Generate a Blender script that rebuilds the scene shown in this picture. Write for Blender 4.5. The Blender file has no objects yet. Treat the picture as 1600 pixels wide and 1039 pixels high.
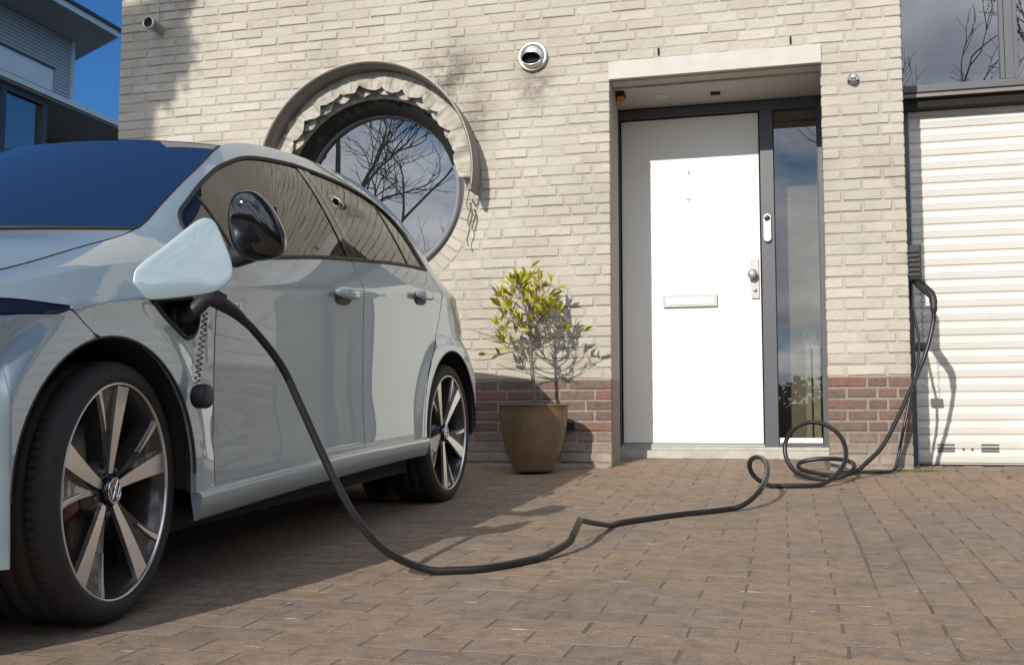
import bpy, math, random
import numpy as np
from mathutils import Vector, Matrix, noise as mnoise

SC = bpy.context.scene
R = random.Random(7)

# ------------------------------------------------------------------ camera
CAMP = (1.1768, -6.5794, -0.3048); YAW = .2659; PITCH = .0873; ROLL = .001
cam = bpy.data.cameras.new('camera'); camo = bpy.data.objects.new('camera', cam)
SC.collection.objects.link(camo); SC.camera = camo
cam.sensor_fit = 'HORIZONTAL'; cam.sensor_width = 36.0; cam.lens = 36.0 * 1741.1 / 1600.0
cam.clip_start = .05; cam.clip_end = 600
cf = Vector((-math.sin(YAW) * math.cos(PITCH), math.cos(YAW) * math.cos(PITCH), math.sin(PITCH)))
cr = Vector((math.cos(YAW), math.sin(YAW), 0)); cu = cr.cross(cf)
r2 = cr * math.cos(ROLL) + cu * math.sin(ROLL); u2 = -cr * math.sin(ROLL) + cu * math.cos(ROLL)
camo.matrix_world = Matrix(((r2.x, u2.x, -cf.x, CAMP[0]), (r2.y, u2.y, -cf.y, CAMP[1]), (r2.z, u2.z, -cf.z, CAMP[2]), (0, 0, 0, 1)))

# ------------------------------------------------------------------ sky, sun, exposure
SUN = Vector((.22, 1.0, -.50)).normalized()      # direction in which the sunlight travels
world = bpy.data.worlds.new('World'); SC.world = world; world.use_nodes = True
wn = world.node_tree; wn.nodes.clear()
def wnode(t, **k):
    n = wn.nodes.new(t)
    for a, b in k.items(): setattr(n, a, b)
    return n
wout = wnode('ShaderNodeOutputWorld'); wbg = wnode('ShaderNodeBackground')
sky = wnode('ShaderNodeTexSky'); sky.sky_type = 'NISHITA'; sky.sun_disc = False
sky.sun_elevation = math.asin(-SUN.z); sky.sun_rotation = math.atan2(-SUN.x, -SUN.y) % (2 * math.pi)
sky.air_density = 1.0; sky.dust_density = .25; sky.ozone_density = 2.2; sky.altitude = 100
SKY_STRENGTH = .072
wbg.inputs['Strength'].default_value = SKY_STRENGTH
# clouds drifting on the street side of the house, clear blue behind it
tc = wnode('ShaderNodeTexCoord'); sep = wnode('ShaderNodeSeparateXYZ')
wn.links.new(tc.outputs['Generated'], sep.inputs[0])
def wmath(op, a, b=None, c=None):
    n = wnode('ShaderNodeMath', operation=op)
    for i, v in enumerate((a, b, c)):
        if v is None: continue
        if isinstance(v, (int, float)): n.inputs[i].default_value = v
        else: wn.links.new(v, n.inputs[i])
    return n.outputs[0]
den = wmath('ADD', wmath('MAXIMUM', sep.outputs['Z'], 0.0), .22)
comb = wnode('ShaderNodeCombineXYZ')
wn.links.new(wmath('DIVIDE', sep.outputs['X'], den), comb.inputs[0])
wn.links.new(wmath('DIVIDE', sep.outputs['Y'], den), comb.inputs[1])
nz = wnode('ShaderNodeTexNoise'); nz.inputs['Scale'].default_value = 1.15; nz.inputs['Detail'].default_value = 7; nz.inputs['Roughness'].default_value = .56
nz.inputs['Distortion'].default_value = .25
wn.links.new(comb.outputs[0], nz.inputs['Vector'])
side = wnode('ShaderNodeMapRange'); side.interpolation_type = 'SMOOTHSTEP'
wn.links.new(sep.outputs['Y'], side.inputs['Value'])
side.inputs['From Min'].default_value = .25; side.inputs['From Max'].default_value = -.35
side.inputs['To Min'].default_value = 0; side.inputs['To Max'].default_value = .30
mk = wnode('ShaderNodeMapRange'); mk.interpolation_type = 'SMOOTHSTEP'
wn.links.new(wmath('ADD', nz.outputs['Fac'], side.outputs['Result']), mk.inputs['Value'])
mk.inputs['From Min'].default_value = .66; mk.inputs['From Max'].default_value = .84
cr_ = wnode('ShaderNodeValToRGB')
cr_.color_ramp.elements[0].position = .35; cr_.color_ramp.elements[0].color = (26, 26.5, 27.5, 1)
cr_.color_ramp.elements[1].position = .7; cr_.color_ramp.elements[1].color = (8, 9, 11.5, 1)
nz2 = wnode('ShaderNodeTexNoise'); nz2.inputs['Scale'].default_value = 2.1; nz2.inputs['Detail'].default_value = 4
wn.links.new(comb.outputs[0], nz2.inputs['Vector']); wn.links.new(nz2.outputs['Fac'], cr_.inputs[0])
mx = wnode('ShaderNodeMix', data_type='RGBA')
wn.links.new(mk.outputs['Result'], mx.inputs[0]); 
skm = wnode('ShaderNodeMix', data_type='RGBA'); skm.blend_type = 'MULTIPLY'; skm.inputs[0].default_value = 1.0
skm.inputs[7].default_value = (.38, .85, 1.38, 1)
wn.links.new(sky.outputs[0], skm.inputs[6])
wn.links.new(skm.outputs[2], mx.inputs[6]); wn.links.new(cr_.outputs[0], mx.inputs[7])
wn.links.new(mx.outputs[2], wbg.inputs['Color']); wn.links.new(wbg.outputs[0], wout.inputs[0])

sun = bpy.data.lights.new('sun', 'SUN'); sun.energy = 4.4; sun.angle = math.radians(.53); sun.color = (1.0, .93, .82)
suno = bpy.data.objects.new('sun', sun); SC.collection.objects.link(suno)
suno.location = (-3, -12, 8); suno.rotation_euler = SUN.to_track_quat('-Z', 'Y').to_euler()
SC.view_settings.view_transform = 'Standard'; SC.view_settings.look = 'None'
SC.view_settings.exposure = 0.0; SC.view_settings.gamma = 1.0; SC.view_settings.use_curve_mapping = False
SC.render.film_transparent = False
try:
    SC.cycles.max_bounces = 8; SC.cycles.glossy_bounces = 5; SC.cycles.use_denoising = True
except Exception: pass

# ------------------------------------------------------------------ material helpers
def new_mat(name):
    m = bpy.data.materials.new(name); m.use_nodes = True
    nt = m.node_tree; b = nt.nodes['Principled BSDF']
    return m, nt, b
def setc(b, col, rough=.6, metal=0., ior=1.5, coat=0., spec=None):
    b.inputs['Base Color'].default_value = (*col, 1); b.inputs['Roughness'].default_value = rough
    b.inputs['Metallic'].default_value = metal; b.inputs['IOR'].default_value = ior
    b.inputs['Coat Weight'].default_value = coat; b.inputs['Coat Roughness'].default_value = .02
    if spec is not None: b.inputs['Specular IOR Level'].default_value = spec
def lk(nt, a, b): nt.links.new(a, b)
def noise(nt, scale, detail=4, rough=.55, vec=None, dist=0.):
    n = nt.nodes.new('ShaderNodeTexNoise'); n.inputs['Scale'].default_value = scale; n.inputs['Detail'].default_value = detail
    n.inputs['Roughness'].default_value = rough; n.inputs['Distortion'].default_value = dist
    if vec is not None: lk(nt, vec, n.inputs['Vector'])
    return n
def ramp(nt, src, stops):
    r = nt.nodes.new('ShaderNodeValToRGB'); e = r.color_ramp.elements
    while len(e) < len(stops): e.new(.5)
    for i, (p, c) in enumerate(stops):
        e[i].position = p; e[i].color = (*c, 1) if len(c) == 3 else c
    lk(nt, src, r.inputs[0]); return r
def mixc(nt, fac, a, b, mode='MIX'):
    n = nt.nodes.new('ShaderNodeMix'); n.data_type = 'RGBA'; n.blend_type = mode
    for i, v in ((0, fac), (6, a), (7, b)):
        if isinstance(v, (int, float)): n.inputs[i].default_value = v
        elif isinstance(v, tuple): n.inputs[i].default_value = (*v, 1)
        else: lk(nt, v, n.inputs[i])
    return n.outputs[2]
def bump(nt, b, h, strength=.3, dist=.01, prev=None):
    n = nt.nodes.new('ShaderNodeBump'); n.inputs['Strength'].default_value = strength; n.inputs['Distance'].default_value = dist
    lk(nt, h, n.inputs['Height'])
    if prev is not None: lk(nt, prev.outputs[0], n.inputs['Normal'])
    lk(nt, n.outputs[0], b.inputs['Normal']); return n
def objpos(nt):
    g = nt.nodes.new('ShaderNodeNewGeometry'); return g.outputs['Position'], g
def simple(name, col, rough=.6, metal=0., ior=1.5, coat=0., var=.12, nscale=25, bstr=.0, bscale=120, bdist=.002, spec=None):
    m, nt, b = new_mat(name); setc(b, col, rough, metal, ior, coat, spec)
    P, _ = objpos(nt)
    n = noise(nt, nscale, 5, .6, P)
    dark = tuple(c * (1 - var) for c in col); light = tuple(min(1, c * (1 + var)) for c in col)
    r = ramp(nt, n.outputs['Fac'], [(.3, dark), (.7, light)])
    lk(nt, r.outputs[0], b.inputs['Base Color'])
    if bstr:
        n2 = noise(nt, bscale, 5, .6, P); bump(nt, b, n2.outputs['Fac'], bstr, bdist)
    return m

M = {}
# painted cream brick: thick, slightly uneven masonry paint with dirt specks
def cream_mat(name, col, joint=False):
    m, nt, b = new_mat(name); setc(b, col, .75, spec=.3)
    P, g = objpos(nt)
    oi = nt.nodes.new('ShaderNodeObjectInfo')
    add = nt.nodes.new('ShaderNodeMath'); add.operation = 'ADD'
    lk(nt, oi.outputs['Random'], add.inputs[0]); lk(nt, g.outputs['Random Per Island'], add.inputs[1])
    fr = nt.nodes.new('ShaderNodeMath'); fr.operation = 'FRACT'; lk(nt, add.outputs[0], fr.inputs[0])
    lo = (col[0] * .92, col[1] * .90, col[2] * .88); hi = tuple(c * 1.07 for c in col); gr = (col[0] * .92, col[1] * .965, col[2] * .94)
    base = ramp(nt, fr.outputs[0], [(0, lo), (.45, col), (.75, gr), (1, hi)]).outputs[0] if not joint else col
    big = noise(nt, 1.3, 6, .65, P)
    br = ramp(nt, big.outputs['Fac'], [(.32, (.80, .78, .75)), (.6, (1.0, 1.0, 1.0))])
    c1 = mixc(nt, 1.0, base, br.outputs[0], 'MULTIPLY')
    sm = noise(nt, 55, 6, .7, P)
    sr = ramp(nt, sm.outputs['Fac'], [(.28, (.72, .68, .62)), (.42, (1, 1, 1))])
    c2 = mixc(nt, .7, c1, sr.outputs[0], 'MULTIPLY')
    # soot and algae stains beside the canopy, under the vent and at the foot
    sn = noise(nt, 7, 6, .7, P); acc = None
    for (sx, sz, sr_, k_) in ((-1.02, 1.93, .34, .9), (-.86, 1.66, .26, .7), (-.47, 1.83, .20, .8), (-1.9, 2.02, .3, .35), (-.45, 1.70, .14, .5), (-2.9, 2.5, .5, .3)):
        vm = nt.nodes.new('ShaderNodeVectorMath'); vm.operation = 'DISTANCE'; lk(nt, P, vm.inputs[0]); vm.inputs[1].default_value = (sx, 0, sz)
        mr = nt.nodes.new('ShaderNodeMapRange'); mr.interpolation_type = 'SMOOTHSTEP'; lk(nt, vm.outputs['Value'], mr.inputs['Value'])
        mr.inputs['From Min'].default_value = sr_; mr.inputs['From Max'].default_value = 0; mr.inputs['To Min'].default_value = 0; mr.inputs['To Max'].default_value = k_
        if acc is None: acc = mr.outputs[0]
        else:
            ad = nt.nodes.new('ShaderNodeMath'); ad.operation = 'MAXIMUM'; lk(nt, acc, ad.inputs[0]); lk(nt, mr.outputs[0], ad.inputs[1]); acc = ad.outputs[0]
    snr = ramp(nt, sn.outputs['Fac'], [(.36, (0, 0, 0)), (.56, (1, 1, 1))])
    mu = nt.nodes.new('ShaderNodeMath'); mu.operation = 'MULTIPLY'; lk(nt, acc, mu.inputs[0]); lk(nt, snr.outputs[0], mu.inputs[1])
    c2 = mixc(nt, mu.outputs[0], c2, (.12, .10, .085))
    lk(nt, c2, b.inputs['Base Color'])
    n1 = noise(nt, 38, 6, .65, P); b1 = bump(nt, b, n1.outputs['Fac'], .55, .012)
    n2 = noise(nt, 240, 3, .6, P); bump(nt, b, n2.outputs['Fac'], .3, .002, b1)
    return m
M['cream'] = cream_mat('cream_painted_brick', (.47, .432, .375))
M['joint'] = cream_mat('cream_painted_joint', (.415, .38, .328), True)
def red_mat(name):
    m, nt, b = new_mat(name); setc(b, (.3, .15, .1), .8, spec=.25)
    P, g = objpos(nt)
    oi = nt.nodes.new('ShaderNodeObjectInfo')
    add = nt.nodes.new('ShaderNodeMath'); add.operation = 'ADD'
    lk(nt, oi.outputs['Random'], add.inputs[0]); lk(nt, g.outputs['Random Per Island'], add.inputs[1])
    fr = nt.nodes.new('ShaderNodeMath'); fr.operation = 'FRACT'; lk(nt, add.outputs[0], fr.inputs[0])
    base = ramp(nt, fr.outputs[0], [(0, (.14, .098, .082)), (.3, (.17, .115, .095)), (.55, (.16, .12, .10)), (.75, (.21, .11, .085)), (.9, (.155, .11, .095)), (1, (.125, .10, .092))])
    n = noise(nt, 30, 6, .7, P)
    r = ramp(nt, n.outputs['Fac'], [(.3, (.7, .68, .66)), (.6, (1.1, 1.08, 1.05))])
    c1 = mixc(nt, 1.0, base.outputs[0], r.outputs[0], 'MULTIPLY')
    # lime bloom rising from the ground
    sp = nt.nodes.new('ShaderNodeSeparateXYZ'); lk(nt, P, sp.inputs[0])
    mr = nt.nodes.new('ShaderNodeMapRange'); lk(nt, sp.outputs['Z'], mr.inputs['Value'])
    mr.inputs['From Min'].default_value = -.30; mr.inputs['From Max'].default_value = -.46; mr.inputs['To Min'].default_value = 0; mr.inputs['To Max'].default_value = .65
    n3 = noise(nt, 9, 5, .6, P); mm = nt.nodes.new('ShaderNodeMath'); mm.operation = 'MULTIPLY'
    lk(nt, mr.outputs[0], mm.inputs[0]); lk(nt, n3.outputs['Fac'], mm.inputs[1])
    m2 = nt.nodes.new('ShaderNodeMath'); m2.operation = 'MULTIPLY'; m2.inputs[1].default_value = 1.7; m2.use_clamp = True; lk(nt, mm.outputs[0], m2.inputs[0])
    c2 = mixc(nt, m2.outputs[0], c1, (.40, .36, .31))
    lk(nt, c2, b.inputs['Base Color'])
    n1 = noise(nt, 60, 6, .7, P); bump(nt, b, n1.outputs['Fac'], .6, .008)
    return m
M['red'] = red_mat('red_brown_brick')
M['mortar'] = simple('grey_lime_mortar', (.25, .21, .18), .9, var=.2, nscale=40, bstr=.5, bscale=90, bdist=.006)
def paver_mat(name, cols, joint=False):
    m, nt, b = new_mat(name); setc(b, cols[0], .78, spec=.3)
    P, g = objpos(nt)
    oi = nt.nodes.new('ShaderNodeObjectInfo')
    add = nt.nodes.new('ShaderNodeMath'); add.operation = 'ADD'
    lk(nt, oi.outputs['Random'], add.inputs[0]); lk(nt, g.outputs['Random Per Island'], add.inputs[1])
    fr = nt.nodes.new('ShaderNodeMath'); fr.operation = 'FRACT'; lk(nt, add.outputs[0], fr.inputs[0])
    n = len(cols)
    base = ramp(nt, fr.outputs[0], [(i / (n - 1), cols[i]) for i in range(n)]).outputs[0]
    big = noise(nt, .55, 5, .65, P)
    bc = ramp(nt, big.outputs['Fac'], [(.35, (.86, .88, .90)), (.65, (1.08, 1.0, .88))])
    c0 = mixc(nt, 1, base, bc.outputs[0], 'MULTIPLY')
    f1 = noise(nt, 190, 5, .8, P)
    fr1 = ramp(nt, f1.outputs['Fac'], [(.34, (.55, .53, .51)), (.5, (1, 1, 1)), (.66, (1.5, 1.45, 1.38))])
    c1 = mixc(nt, .85, c0, fr1.outputs[0], 'MULTIPLY')
    f2 = noise(nt, 17, 7, .72, P)
    fr2 = ramp(nt, f2.outputs['Fac'], [(.36, (.66, .65, .64)), (.52, (1, 1, 1)), (.70, (1.16, 1.14, 1.10))])
    c2 = mixc(nt, .8, c1, fr2.outputs[0], 'MULTIPLY')
    # pale scuffs and lime flecks, stretched along the bricks
    mp = nt.nodes.new('ShaderNodeMapping'); mp.inputs['Scale'].default_value = (9, 42, 9); lk(nt, P, mp.inputs['Vector'])
    f3 = noise(nt, 1.0, 3, .5, mp.outputs[0])
    fl = ramp(nt, f3.outputs['Fac'], [(.70, (0, 0, 0)), (.72, (1, 1, 1))])
    c3 = mixc(nt, fl.outputs[0], c2, (.42, .38, .33))
    # green moss tint in places
    f4 = noise(nt, 3.3, 4, .6, P); f4r = ramp(nt, f4.outputs['Fac'], [(.60, (0, 0, 0)), (.74, (.5, .5, .5))])
    c4 = mixc(nt, f4r.outputs[0], c3, (.16, .145, .07))
    lk(nt, c4, b.inputs['Base Color'])
    b1 = bump(nt, b, f2.outputs['Fac'], .35, .008)
    bump(nt, b, f1.outputs['Fac'], .35, .0025, b1)
    return m
M['paver'] = paver_mat('worn_clay_paver', [(.245, .192, .148), (.28, .212, .16), (.258, .205, .168), (.295, .212, .152), (.228, .182, .152), (.27, .205, .155)])
def sand_mat():
    m, nt, b = new_mat('joint_sand'); setc(b, (.10, .08, .055), .95)
    P, g = objpos(nt)
    n = noise(nt, 2.4, 5, .6, P)
    r = ramp(nt, n.outputs['Fac'], [(.40, (.12, .095, .074)), (.55, (.15, .118, .09)), (.66, (.13, .128, .055))])
    f = noise(nt, 300, 3, .7, P); fr = ramp(nt, f.outputs['Fac'], [(.35, (.6, .6, .6)), (.65, (1.3, 1.3, 1.3))])
    lk(nt, mixc(nt, .8, r.outputs[0], fr.outputs[0], 'MULTIPLY'), b.inputs['Base Color'])
    bump(nt, b, f.outputs['Fac'], .5, .004)
    return m
M['sand'] = sand_mat()
M['ground'] = simple('asphalt', (.055, .055, .056), .9, var=.2, nscale=6, bstr=.3, bscale=200)
M['concrete'] = simple('pale_concrete', (.42, .40, .36), .8, var=.15, nscale=14, bstr=.35, bscale=140, bdist=.003)
M['lintel'] = simple('white_painted_concrete', (.49, .46, .425), .7, var=.06, nscale=9, bstr=.3, bscale=120, bdist=.002)
M['soffit'] = simple('off_white_soffit_board', (.50, .48, .45), .6, var=.06, nscale=6)
M['anthracite'] = simple('anthracite_frame', (.072, .077, .092), .42, var=.06, nscale=12)
M['black'] = simple('matt_black', (.012, .012, .013), .55, var=.2, nscale=30)
M['blackgloss'] = simple('gloss_black', (.006, .006, .007), .06, coat=.6, var=.0)
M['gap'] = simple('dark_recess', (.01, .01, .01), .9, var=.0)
M['doorwhite'] = simple('white_painted_door', (.80, .79, .74), .38, var=.015, nscale=4, bstr=.04, bscale=60)
M['garage'] = simple('white_coated_steel', (.61, .595, .56), .42, var=.06, nscale=2, bstr=.06, bscale=200)
M['steel'] = simple('brushed_steel', (.62, .61, .58), .3, metal=1., var=.06, nscale=60)
M['alu'] = simple('satin_aluminium', (.36, .36, .355), .42, metal=.35, var=.03)
M['plastic'] = simple('white_plastic', (.78, .78, .77), .35, var=.02)
def glass_mat(name, col=(.012, .014, .017), ior=2.1, rough=.004, see=0.0, wav=.0):
    m, nt, b = new_mat(name); setc(b, col, rough, ior=ior)
    if wav:
        P, _ = objpos(nt); n = noise(nt, 1.6, 2, .4, P); bump(nt, b, n.outputs['Fac'], wav, .02)
    if see:
        out = nt.nodes['Material Output']
        tr = nt.nodes.new('ShaderNodeBsdfTransparent'); tr.inputs[0].default_value = (see, see, see * .97, 1)
        gl = nt.nodes.new('ShaderNodeBsdfGlossy'); gl.inputs['Roughness'].default_value = .005
        fr = nt.nodes.new('ShaderNodeFresnel'); fr.inputs[0].default_value = ior
        mx_ = nt.nodes.new('ShaderNodeMixShader'); gm = nt.nodes.new('ShaderNodeNewGeometry'); mm_ = nt.nodes.new('ShaderNodeMath'); mm_.operation = 'SUBTRACT'; mm_.inputs[0].default_value = 1.0; lk(nt, gm.outputs['Backfacing'], mm_.inputs[1]); m3_ = nt.nodes.new('ShaderNodeMath'); m3_.operation = 'MULTIPLY'; lk(nt, fr.outputs[0], m3_.inputs[0]); lk(nt, mm_.outputs[0], m3_.inputs[1]); lk(nt, m3_.outputs[0], mx_.inputs[0]); lk(nt, tr.outputs[0], mx_.inputs[1]); lk(nt, gl.outputs[0], mx_.inputs[2])
        lk(nt, mx_.outputs[0], out.inputs[0])
    return m
M['glass'] = glass_mat('double_glazing', ior=2.9, wav=.02)
M['glassdoor'] = glass_mat('clear_side_light', ior=2.5, see=.75)
M['carglass'] = glass_mat('tinted_car_glass', (.010, .011, .012), ior=1.75)
M['windscreen'] = glass_mat('windscreen_glass', (.012, .026, .065), ior=3.0)
def paint_mat():
    m, nt, b = new_mat('pale_grey_blue_car_paint')
    setc(b, (.30, .385, .435), .42, 0.35, 1.45, 1.0)
    b.inputs['Coat Roughness'].default_value = .012; b.inputs['Coat IOR'].default_value = 1.7
    P, _ = objpos(nt); n = noise(nt, 3, 3, .5, P)
    r = ramp(nt, n.outputs['Fac'], [(.3, (.295, .38, .43)), (.7, (.31, .395, .445))])
    lk(nt, r.outputs[0], b.inputs['Base Color'])
    return m
M['paint'] = paint_mat()
M['tyre'] = simple('tyre_rubber', (.020, .019, .018), .75, var=.2, nscale=40, bstr=.3, bscale=160)
M['rimdark'] = simple('dark_grey_wheel_lacquer', (.035, .034, .034), .28, coat=.5, var=.1)
M['rimsilver'] = simple('machined_alloy', (.70, .69, .68), .28, metal=.9, var=.04, nscale=80)
M['disc'] = simple('brake_steel', (.25, .22, .20), .45, metal=.8, var=.25, nscale=30)
M['rubber'] = simple('black_cable_rubber', (.013, .013, .014), .36, var=.15, nscale=50)
M['plasticblack'] = simple('textured_black_plastic', (.018, .018, .019), .5, var=.1, bstr=.15, bscale=300, bdist=.001)
M['chrome'] = simple('chrome', (.8, .8, .8), .12, metal=1., var=.02)
M['hood'] = simple('taupe_lacquered_awning_rim', (.165, .14, .125), .45, var=.12, nscale=12)
def fabric_mat():
    m, nt, b = new_mat('grubby_cream_canvas'); setc(b, (.44, .41, .36), .85)
    P, _ = objpos(nt)
    n = noise(nt, 11, 6, .65, P); r = ramp(nt, n.outputs['Fac'], [(.30, (.21, .195, .165)), (.48, (.39, .365, .315)), (.7, (.48, .45, .39))])
    lk(nt, r.outputs[0], b.inputs['Base Color']); n2 = noise(nt, 160, 4, .6, P); bump(nt, b, n2.outputs['Fac'], .4, .003)
    b.inputs['Sheen Weight'].default_value = .15
    return m
M['fabric'] = fabric_mat()
M['blind'] = simple('black_blind_cloth', (.012, .012, .012), .9, var=.3)
M['rimgrey'] = simple('grey_window_rim', (.17, .17, .19), .5, var=.08)
def pot_mat():
    m, nt, b = new_mat('glazed_tan_pot'); setc(b, (.21, .13, .07), .42, coat=.1)
    P, _ = objpos(nt)
    n = noise(nt, 7, 5, .6, P); r = ramp(nt, n.outputs['Fac'], [(.3, (.14, .09, .055)), (.6, (.21, .132, .072)), (.8, (.25, .155, .085))])
    lk(nt, r.outputs[0], b.inputs['Base Color']); n2 = noise(nt, 90, 4, .6, P); bump(nt, b, n2.outputs['Fac'], .25, .003)
    return m
M['pot'] = pot_mat()
M['terracotta'] = simple('terracotta_rim', (.42, .15, .06), .7, var=.15)
M['soil'] = simple('potting_soil', (.035, .024, .017), .95, var=.4, nscale=80, bstr=.8, bscale=90, bdist=.01)
M['bark'] = simple('grey_brown_bark', (.15, .12, .09), .9, var=.3, nscale=60, bstr=.6, bscale=80, bdist=.004)
def leaf_mat(name, c1, c2):
    m, nt, b = new_mat(name); setc(b, c1, .42)
    oi = nt.nodes.new('ShaderNodeObjectInfo'); g = nt.nodes.new('ShaderNodeNewGeometry')
    add = nt.nodes.new('ShaderNodeMath'); add.operation = 'ADD'
    lk(nt, oi.outputs['Random'], add.inputs[0]); lk(nt, g.outputs['Random Per Island'], add.inputs[1])
    fr = nt.nodes.new('ShaderNodeMath'); fr.operation = 'FRACT'; lk(nt, add.outputs[0], fr.inputs[0])
    r = ramp(nt, fr.outputs[0], [(0, c1), (1, c2)])
    lk(nt, r.outputs[0], b.inputs['Base Color'])
    out = nt.nodes['Material Output']
    tl = nt.nodes.new('ShaderNodeBsdfTranslucent'); lk(nt, r.outputs[0], tl.inputs[0])
    ms = nt.nodes.new('ShaderNodeMixShader'); ms.inputs[0].default_value = .28
    lk(nt, b.outputs[0], ms.inputs[1]); lk(nt, tl.outputs[0], ms.inputs[2]); lk(nt, ms.outputs[0], out.inputs[0])
    return m
M['leaf'] = leaf_mat('yellow_green_leaf', (.27, .27, .025), (.56, .49, .055))
M['darkleaf'] = leaf_mat('dark_green_leaf', (.035, .055, .018), (.06, .085, .03))
M['moss'] = leaf_mat('moss_green', (.08, .11, .02), (.20, .20, .05))
M['deadleaf'] = simple('dead_leaf_brown', (.17, .09, .045), .8, var=.3)
M['farwhite'] = simple('pale_blue_render', (.42, .54, .62), .7, var=.04, nscale=2)
M['fargrey'] = simple('grey_soffit', (.33, .32, .30), .7, var=.05)
M['siding'] = simple('blue_grey_siding', (.30, .37, .43), .6, var=.05)
M['farframe'] = simple('dark_blue_frame', (.03, .035, .045), .4, var=.05)
M['orange'] = simple('orange_foam', (.50, .23, .06), .9, var=.2)
M['pampas'] = simple('dried_cream_plume', (.60, .55, .42), .9, var=.2)
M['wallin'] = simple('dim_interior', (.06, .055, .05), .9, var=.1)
M['caliper'] = simple('rust_red_hub', (.16, .05, .03), .6, var=.2)
M['lamp'] = simple('smoked_headlamp_lens', (.008, .010, .018), .12, coat=.2, var=0, ior=1.45)
M['redlamp'] = simple('red_tail_lens', (.25, .01, .01), .08, coat=.8, var=0)
M['eps'] = simple('downlight_trim', (.68, .67, .63), .4, var=.02)

# ------------------------------------------------------------------ mesh helpers
class MB:
    def __init__(s): s.v = []; s.f = []; s.sm = []
    def add(s, vs, fs, smooth=False):
        o = len(s.v); s.v += [tuple(p) for p in vs]; s.f += [tuple(i + o for i in f) for f in fs]; s.sm += [smooth] * len(fs)
        return s
    def box(s, a, b):
        x0, y0, z0 = a; x1, y1, z1 = b
        v = [(x0, y0, z0), (x1, y0, z0), (x1, y1, z0), (x0, y1, z0), (x0, y0, z1), (x1, y0, z1), (x1, y1, z1), (x0, y1, z1)]
        return s.add(v, [(0, 3, 2, 1), (4, 5, 6, 7), (0, 1, 5, 4), (1, 2, 6, 5), (2, 3, 7, 6), (3, 0, 4, 7)])
    def grid(s, P, smooth=True, flip=False):   # P[i][j]
        n = len(P); m = len(P[0]); vs = [p for r in P for p in r]; fs = []
        for i in range(n - 1):
            for j in range(m - 1):
                q = (i * m + j, (i + 1) * m + j, (i + 1) * m + j + 1, i * m + j + 1)
                fs.append(q[::-1] if flip else q)
        return s.add(vs, fs, smooth)
    def tube(s, pts, rad, n=8, caps=True, smooth=True):
        pts = [Vector(p) for p in pts]; N = len(pts); rings = []
        rads = rad if isinstance(rad, (list, tuple)) else [rad] * N
        up = Vector((0, 0, 1)); t0 = (pts[1] - pts[0]).normalized()
        if abs(t0.dot(up)) > .9: up = Vector((1, 0, 0))
        u = t0.cross(up).normalized()
        for i in range(N):
            t = (pts[min(i + 1, N - 1)] - pts[max(i - 1, 0)])
            t = t.normalized() if t.length > 1e-9 else t0
            u = (u - t * u.dot(t)); u = u.normalized() if u.length > 1e-6 else t.orthogonal().normalized()
            w = t.cross(u)
            rings.append([pts[i] + (u * math.cos(2 * math.pi * k / n) + w * math.sin(2 * math.pi * k / n)) * rads[i] for k in range(n)])
        vs = [p for r in rings for p in r]; fs = []
        for i in range(N - 1):
            for k in range(n):
                fs.append((i * n + k, i * n + (k + 1) % n, (i + 1) * n + (k + 1) % n, (i + 1) * n + k))
        s.add(vs, fs, smooth)
        if caps:
            s.add(rings[0], [tuple(range(n))[::-1]]); s.add(rings[-1], [tuple(range(n))])
        return s
    def lathe(s, prof, c=(0, 0, 0), axis='Z', n=32, smooth=True, a0=0, a1=2 * math.pi, fn=None):
        closed = abs(a1 - a0 - 2 * math.pi) < 1e-6
        cols = n if closed else n + 1; vs = []
        for k in range(cols):
            a = a0 + (a1 - a0) * k / n
            for (r, h) in prof:
                rr = r * (fn(a, h) if fn else 1)
                x, y = rr * math.cos(a), rr * math.sin(a)
                if axis == 'Z': p = (x, y, h)
                elif axis == 'Y': p = (x, h, y)
                else: p = (h, x, y)
                vs.append((c[0] + p[0], c[1] + p[1], c[2] + p[2]))
        m = len(prof); fs = []
        for k in range(n if closed else n):
            k2 = (k + 1) % cols
            for j in range(m - 1):
                fs.append((k * m + j, k2 * m + j, k2 * m + j + 1, k * m + j + 1))
        return s.add(vs, fs, smooth)
    def prism(s, poly, h0, h1, axis='Y'):
        n = len(poly); 
        def P(a, b, h): return (a, h, b) if axis == 'Y' else ((a, b, h) if axis == 'Z' else (h, a, b))
        vs = [P(a, b, h0) for a, b in poly] + [P(a, b, h1) for a, b in poly]
        fs = [tuple(range(n))[::-1], tuple(range(n, 2 * n))] + [(i, (i + 1) % n, n + (i + 1) % n, n + i) for i in range(n)]
        return s.add(vs, fs)
    def mesh(s, name, mat):
        me = bpy.data.meshes.new(name); me.from_pydata(s.v, [], s.f)
        me.polygons.foreach_set('use_smooth', s.sm)
        if mat: me.materials.append(mat)
        me.validate(); me.update(); return me
    def build(s, name, mat, parent=None, loc=None, fix=False, bevel=0, **tags):
        me = s.mesh(name, mat)
        if fix or bevel:
            import bmesh
            bm = bmesh.new(); bm.from_mesh(me)
            if bevel:
                bmesh.ops.remove_doubles(bm, verts=bm.verts, dist=1e-5)
                bmesh.ops.bevel(bm, geom=[e for e in bm.edges if e.calc_face_angle(0) > .5], offset=bevel, segments=2, affect='EDGES', profile=.5)
            bmesh.ops.recalc_face_normals(bm, faces=bm.faces); bm.to_mesh(me); bm.free()
        return link(name, me, parent, loc, **tags)
def link(name, me, parent=None, loc=None, **tags):
    o = bpy.data.objects.new(name, me); SC.collection.objects.link(o)
    if parent is not None: o.parent = parent
    if loc is not None: o.location = loc
    for k, v in tags.items(): o[k] = v
    return o
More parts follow.
